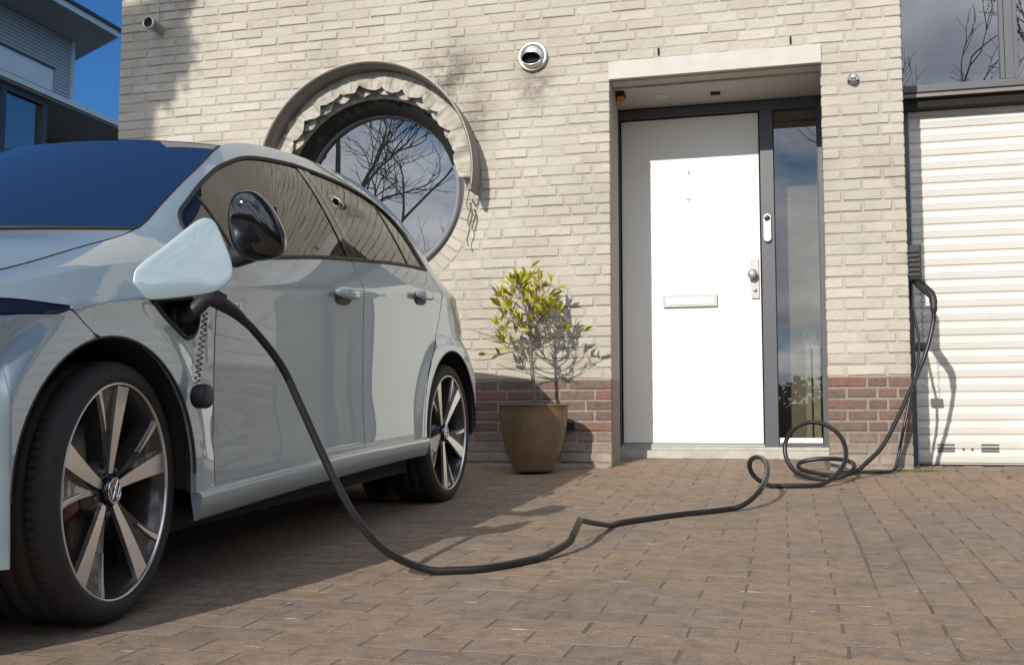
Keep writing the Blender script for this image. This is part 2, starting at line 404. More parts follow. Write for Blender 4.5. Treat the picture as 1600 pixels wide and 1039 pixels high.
def thing(name, label, cat, loc=(0, 0, 0), group=None, parent=None, rot=None):
    o = bpy.data.objects.new(name, None); SC.collection.objects.link(o); o.location = loc; o.empty_display_size = .1
    o['label'] = label; o['category'] = cat
    if group: o['group'] = group
    if rot: o.rotation_euler = rot
    return o
def part_empty(name, parent, loc=(0, 0, 0), rot=None):
    o = bpy.data.objects.new(name, None); SC.collection.objects.link(o); o.parent = parent; o.location = loc
    if rot: o.rotation_euler = rot
    return o
def catmull(pts, n=8):
    pts = [Vector(p) for p in pts]; P = [pts[0] * 2 - pts[1]] + pts + [pts[-1] * 2 - pts[-2]]; out = []
    for i in range(1, len(P) - 2):
        a, b, c, d = P[i - 1], P[i], P[i + 1], P[i + 2]
        for k in range(n):
            t = k / n
            out.append(.5 * ((2 * b) + (c - a) * t + (2 * a - 5 * b + 4 * c - d) * t * t + (3 * b - a - 3 * c + d) * t ** 3))
    out.append(pts[-1]); return out
def gz(X, Y):      # height of the sloping drive
    y = min(max(Y, -10.6), 30)
    v = -.525 + .0748 * y + .00352 * y * y
    if Y > 0:
        up = -.525 + .0748 * min(y, .9)
        t = min(max((X - 1.3) / .3, 0), 1)
        if X < -.15: t = 1
        v = up + (-.525 - up) * t
    return v
# ================================================================== GROUND
def ground():
    mb = MB(); xs = [-220, -60, -20, -8] + [x * .5 for x in range(-12, 17)] + [12, 30, 80, 220]
    ys = [-220, -60, -25, -14] + [y * .5 - 10.5 for y in range(0, 20)] + [-.5, 0, .3, .7, 1.2, 20, 60, 220]
    mb.grid([[(x, y, gz(x, min(y, 1.2)) - .06) for y in ys] for x in xs])
    mb.build('ground', M['ground'], kind='structure')
ground()
DX0, DX1, DY0 = -4.6, 4.6, -7.6
drive = bpy.data.objects.new('driveway', None); SC.collection.objects.link(drive); drive['kind'] = 'structure'
mb = MB(); xs = [DX0 + (DX1 - DX0) * i / 46 for i in range(47)]; ys = [DY0 + (.9 - DY0) * i / 44 for i in range(45)]
mb.grid([[(x, y, gz(x, y) - .0012) for y in ys] for x in xs])
mb.build('joint_sand', M['sand'], drive)

def paver_verts(L, W, rr):
    # chamfered, slightly uneven clay paver, origin in the top centre
    c = .0022; j = lambda a=.0016: rr.uniform(-a, a)
    hx, hy = L / 2, W / 2
    t = [(-hx + c + j(), -hy + c + j(), j(.0002)), (hx - c + j(), -hy + c + j(), j(.0002)), (hx - c + j(), hy - c + j(), j(.0002)), (-hx + c + j(), hy - c + j(), j(.0002))]
    m = [(-hx, -hy, -.0004), (hx, -hy, -.0004), (hx, hy, -.0004), (-hx, hy, -.0004)]
    m = [(a + j(), b + j(), z) for a, b, z in m]
    b = [(a, bb, -.03) for a, bb, z in m]
    v = t + m + b
    f = [(0, 1, 2, 3)] + [(4 + i, 4 + (i + 1) % 4, (i + 1) % 4, i) for i in range(4)] + [(8 + i, 8 + (i + 1) % 4, 4 + (i + 1) % 4, 4 + i) for i in range(4)]
    return v, f
PL, PW, PJ = .232, .114, .0058
variants = []
for k in range(10):
    v, f = paver_verts(PL - PJ, PW - PJ, R); variants.append((v, f, MB().add(v, f).mesh('paver_%d' % k, M['paver'])))
pav = []   # (x,y,rot)
XB = 1.235  # beyond this line the bricks run the other way
row = 0; y = .60
while y > DY0:
    off = (row % 2) * PL / 2 + R.uniform(-.006, .006)
    x = XB - PL / 2 - (0 if row % 2 == 0 else 0)
    if row % 2: x = XB - PL / 2 - PL / 2
    while x > DX0:
        pav.append((x + R.uniform(-.003, .003) - .028 * y, y + R.uniform(-.002, .002) + .006 * math.sin(x * 1.7), 0)); x -= PL
    if row % 2: pav.append((XB - PL / 4 - .028 * y, y, 2))
    y -= PW; row += 1
colm = 0; x = XB + PW / 2
while x < DX1:
    y = .66 - (colm % 2) * PL / 2
    while y > DY0:
        pav.append((x + .006 * math.sin(y * 2.1) - .028 * y + R.uniform(-.0015, .0015), y + R.uniform(-.003, .003), 1)); y -= PL
    x += PW; colm += 1
def inside_wall(x, y):
    if y > -.02 and x < -.02: return True
    if y > -.02 and 1.22 < x < 1.72: return True
    return False
C0 = Vector(CAMP)
def vis(x, y):
    d = Vector((x, y, gz(x, y))) - C0; z = d.dot(cf)
    if z < .3: return 0
    u = d.dot(r2) / z * 1741 + 800; v = 519.5 - d.dot(u2) / z * 1741
    if not (-40 < u < 1640 and v < 1080): return 0
    if x < -.35 and -4.6 < y < -.9: return 0      # under the car
    return 1 / z
pav = [p for p in pav if not inside_wall(p[0], p[1])]
pav.sort(key=lambda p: -vis(p[0], p[1]))
stuff = MB()
for i, (x, y, k) in enumerate(pav):
    n, (v, f, me) = 0, R.choice(variants)
    z = gz(x, y) + R.uniform(-.0003, .0003); sl = math.atan(.0748 + .00704 * min(y, 0)) if y > -10.6 else 0
    rz = (math.pi / 2 if k == 1 else 0) + R.uniform(-.006, .006)
    rm = Matrix.Translation((x, y, z)) @ Matrix.Rotation(sl + R.uniform(-.001, .001), 4, 'X') @ Matrix.Rotation(R.uniform(-.001, .001), 4, 'Y') @ Matrix.Rotation(rz, 4, 'Z')
    if k == 2: rm = rm @ Matrix.Scale(.48, 4, (1, 0, 0))
    if i < 300 and vis(x, y) > 0:
        o = link('paver', me, drive); o.matrix_local = rm
    else:
        stuff.add([rm @ Vector(p) for p in v], f)
stuff.build('far_pavers', M['paver'], drive, kind='stuff')

# ================================================================== HOUSE WALL
OPX0, OPX1, OPZ = 0.0, 1.246, 1.8265          # door opening
GX0, GX1 = 1.694, 4.35                        # garage opening (open upwards: windows above it)
WX0, WX1, WTOP = -3.445, 5.4, 4.75
RC = (-1.53, 1.225); RR = .60                 # round window
wall = thing('brick_wall', 'cream painted brick house front with a red brick plinth', 'wall', (0, 0, -.525))
WO = Vector((0, 0, .525))                     # children are given in world coordinates, shifted by this
def wbuild(mb, name, mat, parent=wall, **k): return mb.build(name, mat, parent, loc=tuple(WO) if parent is wall else None, **k)
def backing(z0, z1, mat, name):
    mb = MB(); T = .32; Yf = .006
    def blk(x0, x1, za, zb): mb.box((x0, Yf, za), (x1, T, zb))
    if z1 <= .001:
        blk(WX0 + .004, OPX0 - .004, z0, z1); blk(OPX1 + .004, GX0 - .004, z0, z1); blk(GX1 + .004, WX1, z0, z1)
    else:
        blk(WX0 + .004, RC[0] - .7, z0, z1)
        # around the round window
        N = 48; cx, cz = RC; half = .7; zt = cz + .7; zb = cz - .7
        blk(cx - half, cx + half, z0, zb); blk(cx - half, cx + half, zt, z1)
        blk(cx + half, OPX0 - .004, z0, z1)
        vs = []; 
        for k in range(N):
            a = 2 * math.pi * k / N; ca, sa = math.cos(a), math.sin(a); s_ = half / max(abs(ca), abs(sa))
            vs += [(cx + RR * ca, Yf, cz + RR * sa), (cx + s_ * ca, Yf, cz + s_ * sa), (cx + RR * ca, T, cz + RR * sa)]
        fs = []
        for k in range(N):
            a, b_ = 3 * k, 3 * ((k + 1) % N)
            fs += [(a, a + 1, b_ + 1, b_), (a + 2, a, b_, b_ + 2)]
        mb.add(vs, fs)
        blk(OPX0 - .004, OPX1 + .004, OPZ + .11, z1); blk(OPX1 + .004, GX0 - .004, z0, z1); blk(GX1 + .004, WX1, z0, z1)
    wbuild(mb, name, mat, fix=True)
backing(-.62, 0, M['mortar'], 'plinth_mortar'); backing(0, WTOP, M['joint'], 'mortar_bed')

COURSE = .0625
def brick_verts(L, H, rr, D=.0048, side=True):
    c = .0042; j = lambda a: rr.uniform(-a, a); hx, hz = L / 2, H / 2; d = rr.uniform(-.002, .003)
    n = max(1, int(round(L / .075))); top = []; bot = []; topf = []; botf = []
    for i in range(n + 1):
        x = -hx + L * i / n; e = c if i in (0, n) else 0; sx = (c if i == 0 else (-c if i == n else 0))
        botf.append((x + sx + j(.0012), -D - d + j(.0012), -hz + c + j(.0022))); topf.append((x + sx + j(.0012), -D - d + j(.0012), hz - c + j(.0022)))
        bot.append((x + j(.001), -D * .35, -hz + j(.0015))); top.append((x + j(.001), -D * .35, hz + j(.0015)))
    v = bot + top + botf + topf; m = n + 1; f = []
    B, T_, BF, TF = 0, m, 2 * m, 3 * m
    for i in range(n):
        f += [(BF + i, BF + i + 1, TF + i + 1, TF + i), (B + i, B + i + 1, BF + i + 1, BF + i), (TF + i, TF + i + 1, T_ + i + 1, T_ + i)]
    f += [(B, BF, TF, T_), (B + n, T_ + n, TF + n, BF + n)]
    k = len(v); back = [(-hx, .012, -hz), (hx, .012, -hz), (hx, .012, hz), (-hx, .012, hz)]
    v += back
    f += [(B + n, B, k, k + 1) if n == 1 else tuple([B + n - i for i in range(n + 1)] + [k, k + 1]), tuple([T_ + i for i in range(n + 1)] + [k + 2, k + 3]), (B, T_, k + 3, k), (T_ + n, B + n, k + 1, k + 2)]
    return v, f
ST, HD, JT = .205, .094, .015
def spans(z, cream):
    """free x ranges of a course centred on z"""
    s = [[WX0, GX0], [GX1, WX1]]; z0, z1 = z - COURSE / 2, z + COURSE / 2
    def cut(a, b):
        nonlocal s; o = []
        for p, q in s:
            if b <= p or a >= q: o.append([p, q]); continue
            if a > p: o.append([p, a])
            if b < q: o.append([b, q])
        s = o
    if z0 < OPZ + .108: cut(OPX0, OPX1)
    rr = RR + .115
    if abs(z - RC[1]) < rr:
        h = math.sqrt(rr * rr - (abs(z - RC[1])) ** 2) + .004
        cut(RC[0] - h, RC[0] + h)
    return s
bricks = []
prevj = []
def lay(z, mat, protrude=0):
    global prevj
    curj = []
    for a, b in spans(z, mat):
        x = a + R.uniform(-.0025, .002); first = True; n = 0
        odd = int(math.floor(z / COURSE + 100)) % 2
        while x < b - .03:
            if n == 0: L = (ST if odd else HD) if x > 1.0 or R.random() < .6 else R.choice([HD, .15, ST])
            else:
                L = ST if R.random() < .80 else HD
                clash = lambda q: any(abs(x + q + JT / 2 - pj) < .035 for pj in prevj)
                if clash(L): L = HD if L == ST else ST
                if clash(L): L = .15
            if b - (x + L) < .055: L = b - x if b - x < .26 else ST
            if x + L > b: L = b - x
            bricks.append((x + L / 2, z, L, mat)); x += L + JT; n += 1; curj.append(x - JT / 2)
    prevj = curj
rows = int(3.25 / COURSE)
for i in range(rows): lay((i + .5) * COURSE, 'cream')
for i in range(9): lay(-(i + .5) * COURSE - .002, 'red')
def bvis(b):
    d = Vector((b[0], 0, b[1])) - C0; z = d.dot(cf); u = d.dot(r2) / z * 1741 + 800; v = 519.5 - d.dot(u2) / z * 1741
    ok = 0 < u < 1600 and 0 < v < 1039
    # hidden by the parked car
    if ok and u < 650 and v > 215 + max(0, (u - 450)) * .75: ok = False
    if ok and u < 740 and v > 430: ok = False
    return b[2] / z ** 2 if ok else 0
stf = [brick_verts(ST, COURSE - .0125, R) for _ in range(8)]; hdf = [brick_verts(HD, COURSE - .0125, R) for _ in range(5)]
meshes = {}
def shared(kind, k, vf, mat):
    if (kind, k) not in meshes: meshes[(kind, k)] = MB().add(*vf).mesh('brick', mat)
    return meshes[(kind, k)]
for matk, nm, big, mat in (('cream', 'brick', 'cream_brickwork', M['cream']), ('red', 'plinth_brick', 'plinth_brickwork', M['red'])):
    bs = sorted([b for b in bricks if b[3] == matk], key=lambda b: -bvis(b)); rest = MB(); cnt = 0
    for b in bs:
        x, z, L, _ = b; isS = abs(L - ST) < .001; isH = abs(L - HD) < .001
        k = R.randrange(8 if isS else 5)
        vf = stf[k] if isS else (hdf[k] if isH else brick_verts(L, COURSE - .0125, R))
        dy = R.uniform(-.0015, .0015); ry = R.uniform(-.006, .006)
        mt = Matrix.Translation((x, dy + .006, z + R.uniform(-.0012, .0012))) @ Matrix.Rotation(ry, 4, 'Y')
        if cnt < 298 and bvis(b) > 0 and (isS or isH or cnt < 250):
            me = shared(matk + ('s' if isS else 'h'), k, vf, mat) if (isS or isH) else MB().add(*vf).mesh('brick', mat)
            o = link(nm, me, wall); o.matrix_local = Matrix.Translation(WO) @ mt; cnt += 1
        else: rest.add([mt @ Vector(p) for p in vf[0]], vf[1])
    if rest.v: wbuild(rest, big, mat, kind='stuff')
# ring of bricks on edge round the window
for i in range(62):
    a = 2 * math.pi * i / 62
    v, f = brick_verts(.100, .052, R)
    mt = Matrix.Translation((RC[0] + (RR + .055) * math.cos(a), .006, RC[1] + (RR + .055) * math.sin(a))) @ Matrix.Rotation(-a, 4, 'Y')
    o = MB().add(v, f).build('ring_brick', M['cream'], wall); o.matrix_local = Matrix.Translation(WO) @ mt
# brick ends in the door reveal and at the garage corner
rv = MB(); rr_ = MB()
for i in range(-8, 30):
    z0 = i * COURSE + .005; z1 = z0 + COURSE - .011
    if z1 > OPZ: break
    tgt = rv if i >= 0 else rr_
    yy = .0
    for k in range(7):
        y0 = .008 + k * .103; y1 = y0 + .095
        sx = -.088 * (y0 / .66); sx2 = -.088 * (y1 / .66)
        tgt.add([(sx - .03, y0, z0), (sx + .001, y0, z0), (sx2 + .001, y1, z0), (sx2 - .03, y1, z0), (sx - .03, y0, z1), (sx + .001, y0, z1), (sx2 + .001, y1, z1), (sx2 - .03, y1, z1)],
                [(0, 3, 2, 1), (4, 5, 6, 7), (0, 1, 5, 4), (1, 2, 6, 5), (2, 3, 7, 6), (3, 0, 4, 7)])
wbuild(rv, 'reveal_brickwork', M['cream'], kind='stuff'); wbuild(rr_, 'reveal_plinth_brickwork', M['red'], kind='stuff')
rb = MB()
rb.add([(-.02, .02, -.6), (-.004, .02, -.6), (-.094, .70, -.6), (-.3, .70, -.6), (-.02, .02, OPZ), (-.004, .02, OPZ), (-.094, .70, OPZ), (-.3, .70, OPZ)],
       [(0, 3, 2, 1), (4, 5, 6, 7), (0, 1, 5, 4), (1, 2, 6, 5), (2, 3, 7, 6), (3, 0, 4, 7)])
rb.box((OPX1 + .003, .05, -.6), (GX0 - .003, .95, 3.3)); rb.box((-.3, .322, -.6), (-.1, .95, OPZ)); rb.box((GX1 + .003, .05, -.6), (GX1 + .3, .95, 3.3))
wbuild(rb, 'reveal_side', M['joint'])
# narrow dark weep slots above the lintel, small opening in the plinth, screw holes
wp = MB().box((.299, -.012, 1.955), (.309, .01, 1.998)); wbuild(wp, 'weep_slot', M['gap'])
wp = MB().box((1.074, -.012, 1.955), (1.084, .01, 1.998)); wbuild(wp, 'weep_slot', M['gap'])
wbuild(MB().box((-.275, -.0165, -.305), (-.225, .01, -.255)), 'air_hole', M['gap'])
# foot of pale mortar along the ground
ft = MB()
for x0, x1 in ((WX0, -.01), (1.25, 1.69)):
    n = int((x1 - x0) / .06)
    for k in range(n):
        a = x0 + (x1 - x0) * k / n; b = x0 + (x1 - x0) * (k + 1) / n; h = R.uniform(.004, .02)
        ft.add([(a, -.03 - R.uniform(0, .012), -.55), (b, -.03, -.55), (b, -.012, -.525 + h), (a, -.012, -.525 + h + R.uniform(-.01, .01))], [(0, 1, 2, 3)])
wbuild(ft, 'mortar_foot', M['mortar'])
# house body behind
hb = MB().box((WX0 + .01, 1.0, -.6), (WX1, 6, WTOP)); hb.box((WX0 + .01, .33, OPZ + .2), (OPX1, 1.0, WTOP)); wbuild(hb, 'house_body', M['joint'])

# ---- lintel and soffit of the porch
lt = thing('door_lintel', 'white painted concrete lintel with soffit board over the front door', 'lintel', (.62, 0, 1.83))
def lb(mb, n, m, **k): return mb.build(n, m, lt, loc=(-.62, 0, -1.83), **k)
lb(MB().box((-.004, -.012, OPZ), (1.250, .16, OPZ + .112)), 'beam', M['lintel'], bevel=.003)
lb(MB().box((-.02, .028, OPZ + .0), (1.25, .042, OPZ + .012)), 'drip_groove', M['gap'])
lb(MB().box((-.10, .165, OPZ + .003), (1.26, .72, OPZ + .022)), 'soffit_board', M['soffit'])
lb(MB().box((-.0, .161, OPZ - .012), (1.246, .175, OPZ + .002)), 'soffit_edge_strip', M['concrete'])
for (x, y) in ((.262, .40), (.90, .405)):
    rg = lb(MB().lathe([(.028, OPZ - .0), (.040, OPZ - .004), (.043, OPZ + .002)], (x, y, 0), n=24), 'downlight_ring', M['eps'])
    lb(MB().lathe([(.001, OPZ + .001), (.028, OPZ + .001)], (x, y, 0), n=16), 'downlight_glass', M['soffit'])
lb(MB().box((.575, .415, OPZ - .012), (.635, .445, OPZ + .002)), 'motion_sensor', M['black'])
t = thing('wasp_trap', 'small orange block on a dark bracket under the left end of the lintel', 'insect trap', (.0, .30, 1.75))
MB().box((-.012, -.06, .050), (.05, .02, .072)).build('bracket', M['black'], t)
MB().box((.003, -.055, .008), (.045, .015, .050)).build('block', M['orange'], t, bevel=.006)

# ================================================================== FRONT DOOR SET
dr = thing('front_door', 'white front door in an anthracite frame with a narrow side light', 'door', (.6, .66, -.43))
DO = (-.6, -.66, .43)
def db(mb, n, m, parent=dr, **k): return mb.build(n, m, parent, loc=DO if parent is dr else None, **k)
YF = .66
fr_ = MB()
fr_.box((-.085, YF, -.41), (-.052, YF + .09, 1.822)); fr_.box((1.219, YF, -.41), (1.30, YF + .09, 1.822))
fr_.box((-.052, YF, 1.760), (1.219, YF + .09, 1.822)); fr_.box((.862, YF, -.41), (.947, YF + .09, 1.760))
db(fr_, 'frame', M['anthracite'], bevel=.003)
db(MB().box((-.085, YF - .004, -.43), (1.30, YF + .1, -.41)), 'threshold', M['concrete'])
db(MB().box((-.048, YF + .052, -.405), (.858, YF + .10, 1.757)), 'rebate', M['gap'])
leaf = db(MB().box((-.044, YF + .030, -.388), (.853, YF + .075, 1.752)), 'leaf', M['doorwhite'], bevel=.0025)
db(MB().box((-.05, YF - .002, -.408), (.86, YF + .03, -.392)), 'weather_bar', M['alu'])
YL = YF + .030
sl = db(MB().box((.228, YL - .018, .492), (.578, YL, .572)), 'letter_plate', M['alu'], bevel=.004)
MB().box((.250, YL - .022, .508), (.556, YL - .018, .556)).build('flap', M['plastic'], sl, bevel=.002)
pl = db(MB().box((.793, YL - .013, .535), (.843, YL, .793)), 'handle_plate', M['alu'], bevel=.003)
MB().lathe([(.001, -.062), (.012, -.062), (.026, -.056), (.032, -.042), (.026, -.028), (.014, -.020), (.011, 0)], (.803, YL - .013, .690), 'Y', 24).build('knob', M['alu'], pl)
MB().lathe([(.001, -.006), (.010, -.006), (.012, 0)], (.818, YL - .013, .588), 'Y', 20).build('lock_cylinder', M['steel'], pl)
MB().box((.816, YL - .0205, .582), (.820, YL - .0185, .594)).build('keyhole', M['gap'], pl)
db(MB().lathe([(.001, -.006), (.008, -.006), (.011, -.003), (.012, 0)], (.397, YL, 1.207), 'Y', 18), 'peephole', M['steel'])
db(MB().tube([(.398, YL - .002, 1.405), (.398, YL - .018, 1.402), (.402, YL - .022, 1.388), (.402, YL - .018, 1.378)], .0035, 6), 'wreath_hook', M['steel'])
db(MB().box((.951, YF + .035, -.372), (1.217, YF + .045, 1.757)), 'side_light_pane', M['glassdoor'])
db(MB().box((.947, YF + .010, -.405), (1.219, YF + .048, -.386)), 'glazing_bead', M['anthracite'])
db(MB().box((.953, YF + .006, -.384), (1.215, YF + .03, -.352)), 'side_light_sill', M['plastic'], bevel=.003)
bl = thing('video_doorbell', 'slim white video doorbell with a black camera eye on the door frame', 'doorbell', (.902, YF, .985))
pts = []
for k in range(32):
    a = 2 * math.pi * k / 32; pts.append((.024 * math.cos(a), .024 * math.sin(a) + (.066 if math.sin(a) > 0 else -.066)))
MB().prism(pts, -.026, -.001, 'Y').build('body', M['plastic'], bl, bevel=.004)
MB().lathe([(.001, -.0275), (.017, -.0275), (.019, -.026)], (0, 0, .060), 'Y', 20).build('camera_eye', M['blackgloss'], bl)
MB().lathe([(.012, -.0265), (.014, -.0275), (.016, -.0265)], (0, 0, -.058), 'Y', 20).build('button', M['plastic'], bl)
sk = thing('door_sill', 'pale concrete sill strip at the foot of the front door', 'sill', (.6, .6, -.46))
MB().box((-.69, -.02, -.03), (.70, .08, .028)).build('sill_block', M['concrete'], sk, bevel=.006)
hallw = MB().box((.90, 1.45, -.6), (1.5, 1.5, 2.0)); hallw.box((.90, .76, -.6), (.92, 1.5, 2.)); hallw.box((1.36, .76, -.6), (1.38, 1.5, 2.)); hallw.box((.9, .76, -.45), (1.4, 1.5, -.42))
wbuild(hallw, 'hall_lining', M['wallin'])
st = thing('hall_stand', 'cream slotted panel standing behind the side light glass', 'stand', (1.16, .86, -.42))
MB().box((-.045, -.015, .05), (-.006, .015, .66)).build('panel', M['pampas'], st, bevel=.008)
MB().box((.002, -.015, .05), (.05, .015, .66)).build('panel', M['pampas'], st, bevel=.008)
MB().box((-.05, -.02, .0), (.055, .02, .05)).build('foot', M['pampas'], st)
pm = MB()
for k in range(60):
    a = R.uniform(-1, 1); l = R.uniform(.05, .12); x = R.uniform(-.03, .03); y = R.uniform(-.01, .01)
    pm.tube([(x, y, .64), (x + a * .03, y, .66 + l * .6), (x + a * .06, y + R.uniform(-.01, .01), .66 + l)], [.004, .004, .001], 4)
pm.build('dried_plume', M['pampas'], st)

# ================================================================== ROUND WINDOW AND ITS CANOPY
rw = thing('round_window', 'round reflecting window with a grey rim beside the parked car', 'window', (RC[0], .1, RC[1]))
RO = (-RC[0], -.1, -RC[1])
rw_b = lambda mb, n, m, **k: mb.build(n, m, rw, loc=RO, **k)
rw_b(MB().lathe([(.60, .0), (.60, .10), (.545, .11), (.545, .12)], (RC[0], 0, RC[1]), 'Y', 72), 'reveal_lining', M['rimgrey'])
rw_b(MB().lathe([(.555, .13), (.548, .085), (.520, .085), (.512, .10), (.512, .14)], (RC[0], 0, RC[1]), 'Y', 72), 'rim', M['rimgrey'])
gl = MB(); N = 64; cxz = (RC[0] - .0, RC[1])
gl.add([(cxz[0], .125, cxz[1])] + [(cxz[0] + .516 * math.cos(2 * math.pi * k / N), .125, cxz[1] + .516 * math.sin(2 * math.pi * k / N)) for k in range(N)], [(0, 1 + (k + 1) % N, 1 + k) for k in range(N)])
rw_b(gl, 'pane', M['glass'])
rw_b(MB().lathe([(.598, .0), (.52, .075), (.515, .118)], (RC[0], 0, RC[1]), 'Y', 60, a0=math.radians(18), a1=math.radians(200)), 'blind_cloth', M['blind'])
HC = (-1.535, 1.285)
aw = thing('window_canopy', 'half round taupe canopy with a dirty ruffled cream valance over the round window', 'awning', (HC[0], 0, HC[1]))
ao = (-HC[0], 0, -HC[1]); aw_b = lambda mb, n, m, **k: mb.build(n, m, aw, loc=ao, **k)
a0, a1 = math.radians(-8), math.radians(190)
aw_b(MB().lathe([(.722, -.018), (.727, -.205), (.724, -.2095), (.719, -.2095), (.713, -.203), (.700, -.018)], (HC[0], 0, HC[1]), 'Y', 90, a0=a0, a1=a1), 'hoop', M['hood'])
aw_b(MB().lathe([(.7275, -.207), (.7282, -.2145), (.7245, -.2145)], (HC[0], 0, HC[1]), 'Y', 90, a0=a0, a1=a1), 'hoop_edge', M['lintel'])
# wedge at the hoop's lower end
ea = a0; ex, ez = HC[0] + .714 * math.cos(ea), HC[1] + .714 * math.sin(ea)
aw_b(MB().box((ex - .012, -.205, ez - .035), (ex + .012, -.02, ez + .005)), 'hoop_foot', M['hood'], bevel=.004)
def valance(r_out, r_in, y0, amp, ph, nwav, scal, a_0, a_1, wob):
    mb = MB(); NA = 420; NR = 9; G = []
    rr = random.Random(int(ph * 100)); knots = [rr.uniform(.6, 1.3) for _ in range(64)]
    for i in range(NA + 1):
        a = a_0 + (a_1 - a_0) * i / NA; rowp = []
        f = a * nwav + ph; kk = knots[int(i * 40 / NA) % 64]
        fold = math.sin(f) + .45 * math.sin(2.3 * f + 1.1) + .25 * math.sin(5.1 * f)
        sc_ = abs(math.sin(a * 12.9 + ph)) ** .6
        for j in range(NR):
            t = j / (NR - 1)
            rin = r_in + scal * (1 - sc_) + wob * mnoise.noise(Vector((a * 7, ph, 0)))
            r = r_out + (rin - r_out) * t
            y = y0 - .012 - .030 * math.sin(t * 1.9) + amp * kk * fold * (.25 + .75 * t) + .012 * mnoise.noise(Vector((a * 12, t * 2, ph)))
            rowp.append((HC[0] + r * math.cos(a), y, HC[1] + r * math.sin(a)))
        G.append(rowp)
    mb.grid(G); return mb
aw_b(valance(.702, .572, -.055, .008, .3, 17, .040, a0 + .10, a1, .02), 'valance', M['fabric'])
aw_b(valance(.66, .555, -.012, .007, 2.1, 15, .04, math.radians(25), math.radians(160), .02), 'inner_valance', M['fabric'])
for k in range(15):
    a = math.radians(2 + k * 12.5)
    for d in (-.012, 0, .012):
        ca, sa = math.cos(a + d), math.sin(a + d)
        aw_b(MB().tube([(HC[0] + .70 * ca, -.088, HC[1] + .70 * sa), (HC[0] + .64 * ca, -.112, HC[1] + .64 * sa), (HC[0] + .60 * ca, -.115, HC[1] + .60 * sa)], .0016, 4), 'stitch_cord', M['fabric']) if d == 0 else None
cd = thing('awning_cord', 'frayed dark cord hanging from the right end of the round canopy', 'cord', (-.86, -.05, 1.15))
cp = [(-.02, 0, .03), (-.035, 0, -.06), (-.01, -.01, -.10), (-.028, 0, -.16), (-.012, -.01, -.21), (-.03, 0, -.27), (-.024, 0, -.32)]
MB().tube(catmull(cp, 6), .004, 6).build('cord_strand', M['bark'], cd)
MB().tube(catmull([(-.012, -.008, -.05), (.004, -.01, -.12), (-.012, -.008, -.19)], 6), .006, 6).build('knot', M['bark'], cd)
MB().tube(catmull([(.02, 0, .02), (.0, -.01, -.03), (-.02, -.0, .0)], 5), .006, 6).build('torn_strip', M['fabric'], cd)

# ================================================================== VENTS ON THE WALL
v1 = thing('round_vent', 'round stainless vent cowl left of the door lintel', 'vent', (-.48, 0, 2.012))
MB().lathe([(.093, -.010), (.093, -.020), (.086, -.024), (.078, -.022)], (0, 0, 0), 'Y', 40).build('flange', M['steel'], v1)
bw = MB(); G = []
for i in range(17):      # spherical cowl whose mouth looks down and forward
    th = math.pi * i / 16 * .5
    G.append([(.080 * math.sin(2 * math.pi * k / 32) * math.sin(th), -.022 - .058 * math.cos(th), .080 * math.cos(2 * math.pi * k / 32) * math.sin(th)) for k in range(33)])
tilt = lambda p: Vector(p)
fs = []; vs = [p for r_ in G for p in r_]
for i in range(16):
    for k in range(32):
        q = (i * 33 + k, (i + 1) * 33 + k, (i + 1) * 33 + k + 1, i * 33 + k + 1)
        c_ = sum((Vector(vs[a]) for a in q), Vector()) / 4
        if not (((c_.x / .060) ** 2 + ((c_.z + .026) / .036) ** 2) < 1 and c_.y < -.03): fs.append(q)
bw.add(vs, fs, True); bw.build('cowl', M['steel'], v1)
MB().lathe([(.001, -.028), (.068, -.028), (.076, -.022)], (0, 0, -.01), 'Y', 28).build('mouth', M['gap'], v1)
ring = [(.061 * math.cos(2 * math.pi * k / 28), -.022 - .058 * math.sqrt(max(.02, 1 - ((.061 * math.cos(2 * math.pi * k / 28)) ** 2 + (-.026 + .037 * math.sin(2 * math.pi * k / 28)) ** 2) / .0064)), -.026 + .037 * math.sin(2 * math.pi * k / 28)) for k in range(29)]
MB().tube(ring, .0035, 6, caps=False).build('mouth_rim', M['steel'], v1)
v2 = thing('pipe_vent', 'short steel exhaust pipe sticking out near the left wall corner', 'vent', (-3.13, 0, 2.44))
MB().lathe([(.034, .01), (.037, -.13), (.040, -.132), (.040, -.158), (.035, -.158), (.033, -.14), (.030, -.03), (.001, -.03)], (0, 0, 0), 'Y', 28).build('pipe', M['steel'], v2)
MB().lathe([(.001, -.140), (.034, -.140)], (0, 0, 0), 'Y', 20).build('pipe_mouth', M['gap'], v2)
MB().tube([(-.015, -.02, .045), (-.02, -.018, .3), (-.02, -.018, .8)], .004, 6).build('thin_wire', M['lintel'], v2)
v3 = thing('wall_bracket', 'small metal pipe stub left on the pier between door and garage', 'bracket', (1.425, 0, 1.70))
MB().lathe([(.001, -.06), (.014, -.06), (.018, -.055), (.018, -.004)], (0, 0, .012), 'Y', 18).build('stub', M['steel'], v3)
MB().lathe([(.018, -.020), (.033, -.016), (.033, -.010)], (0, 0, .012), 'Y', 6).build('base_plate', M['steel'], v3)
for sx in (-.028, .028): MB().lathe([(.001, -.02), (.005, -.019), (.006, -.010)], (sx, 0, .0), 'Y', 8).build('screw', M['black'], v3)

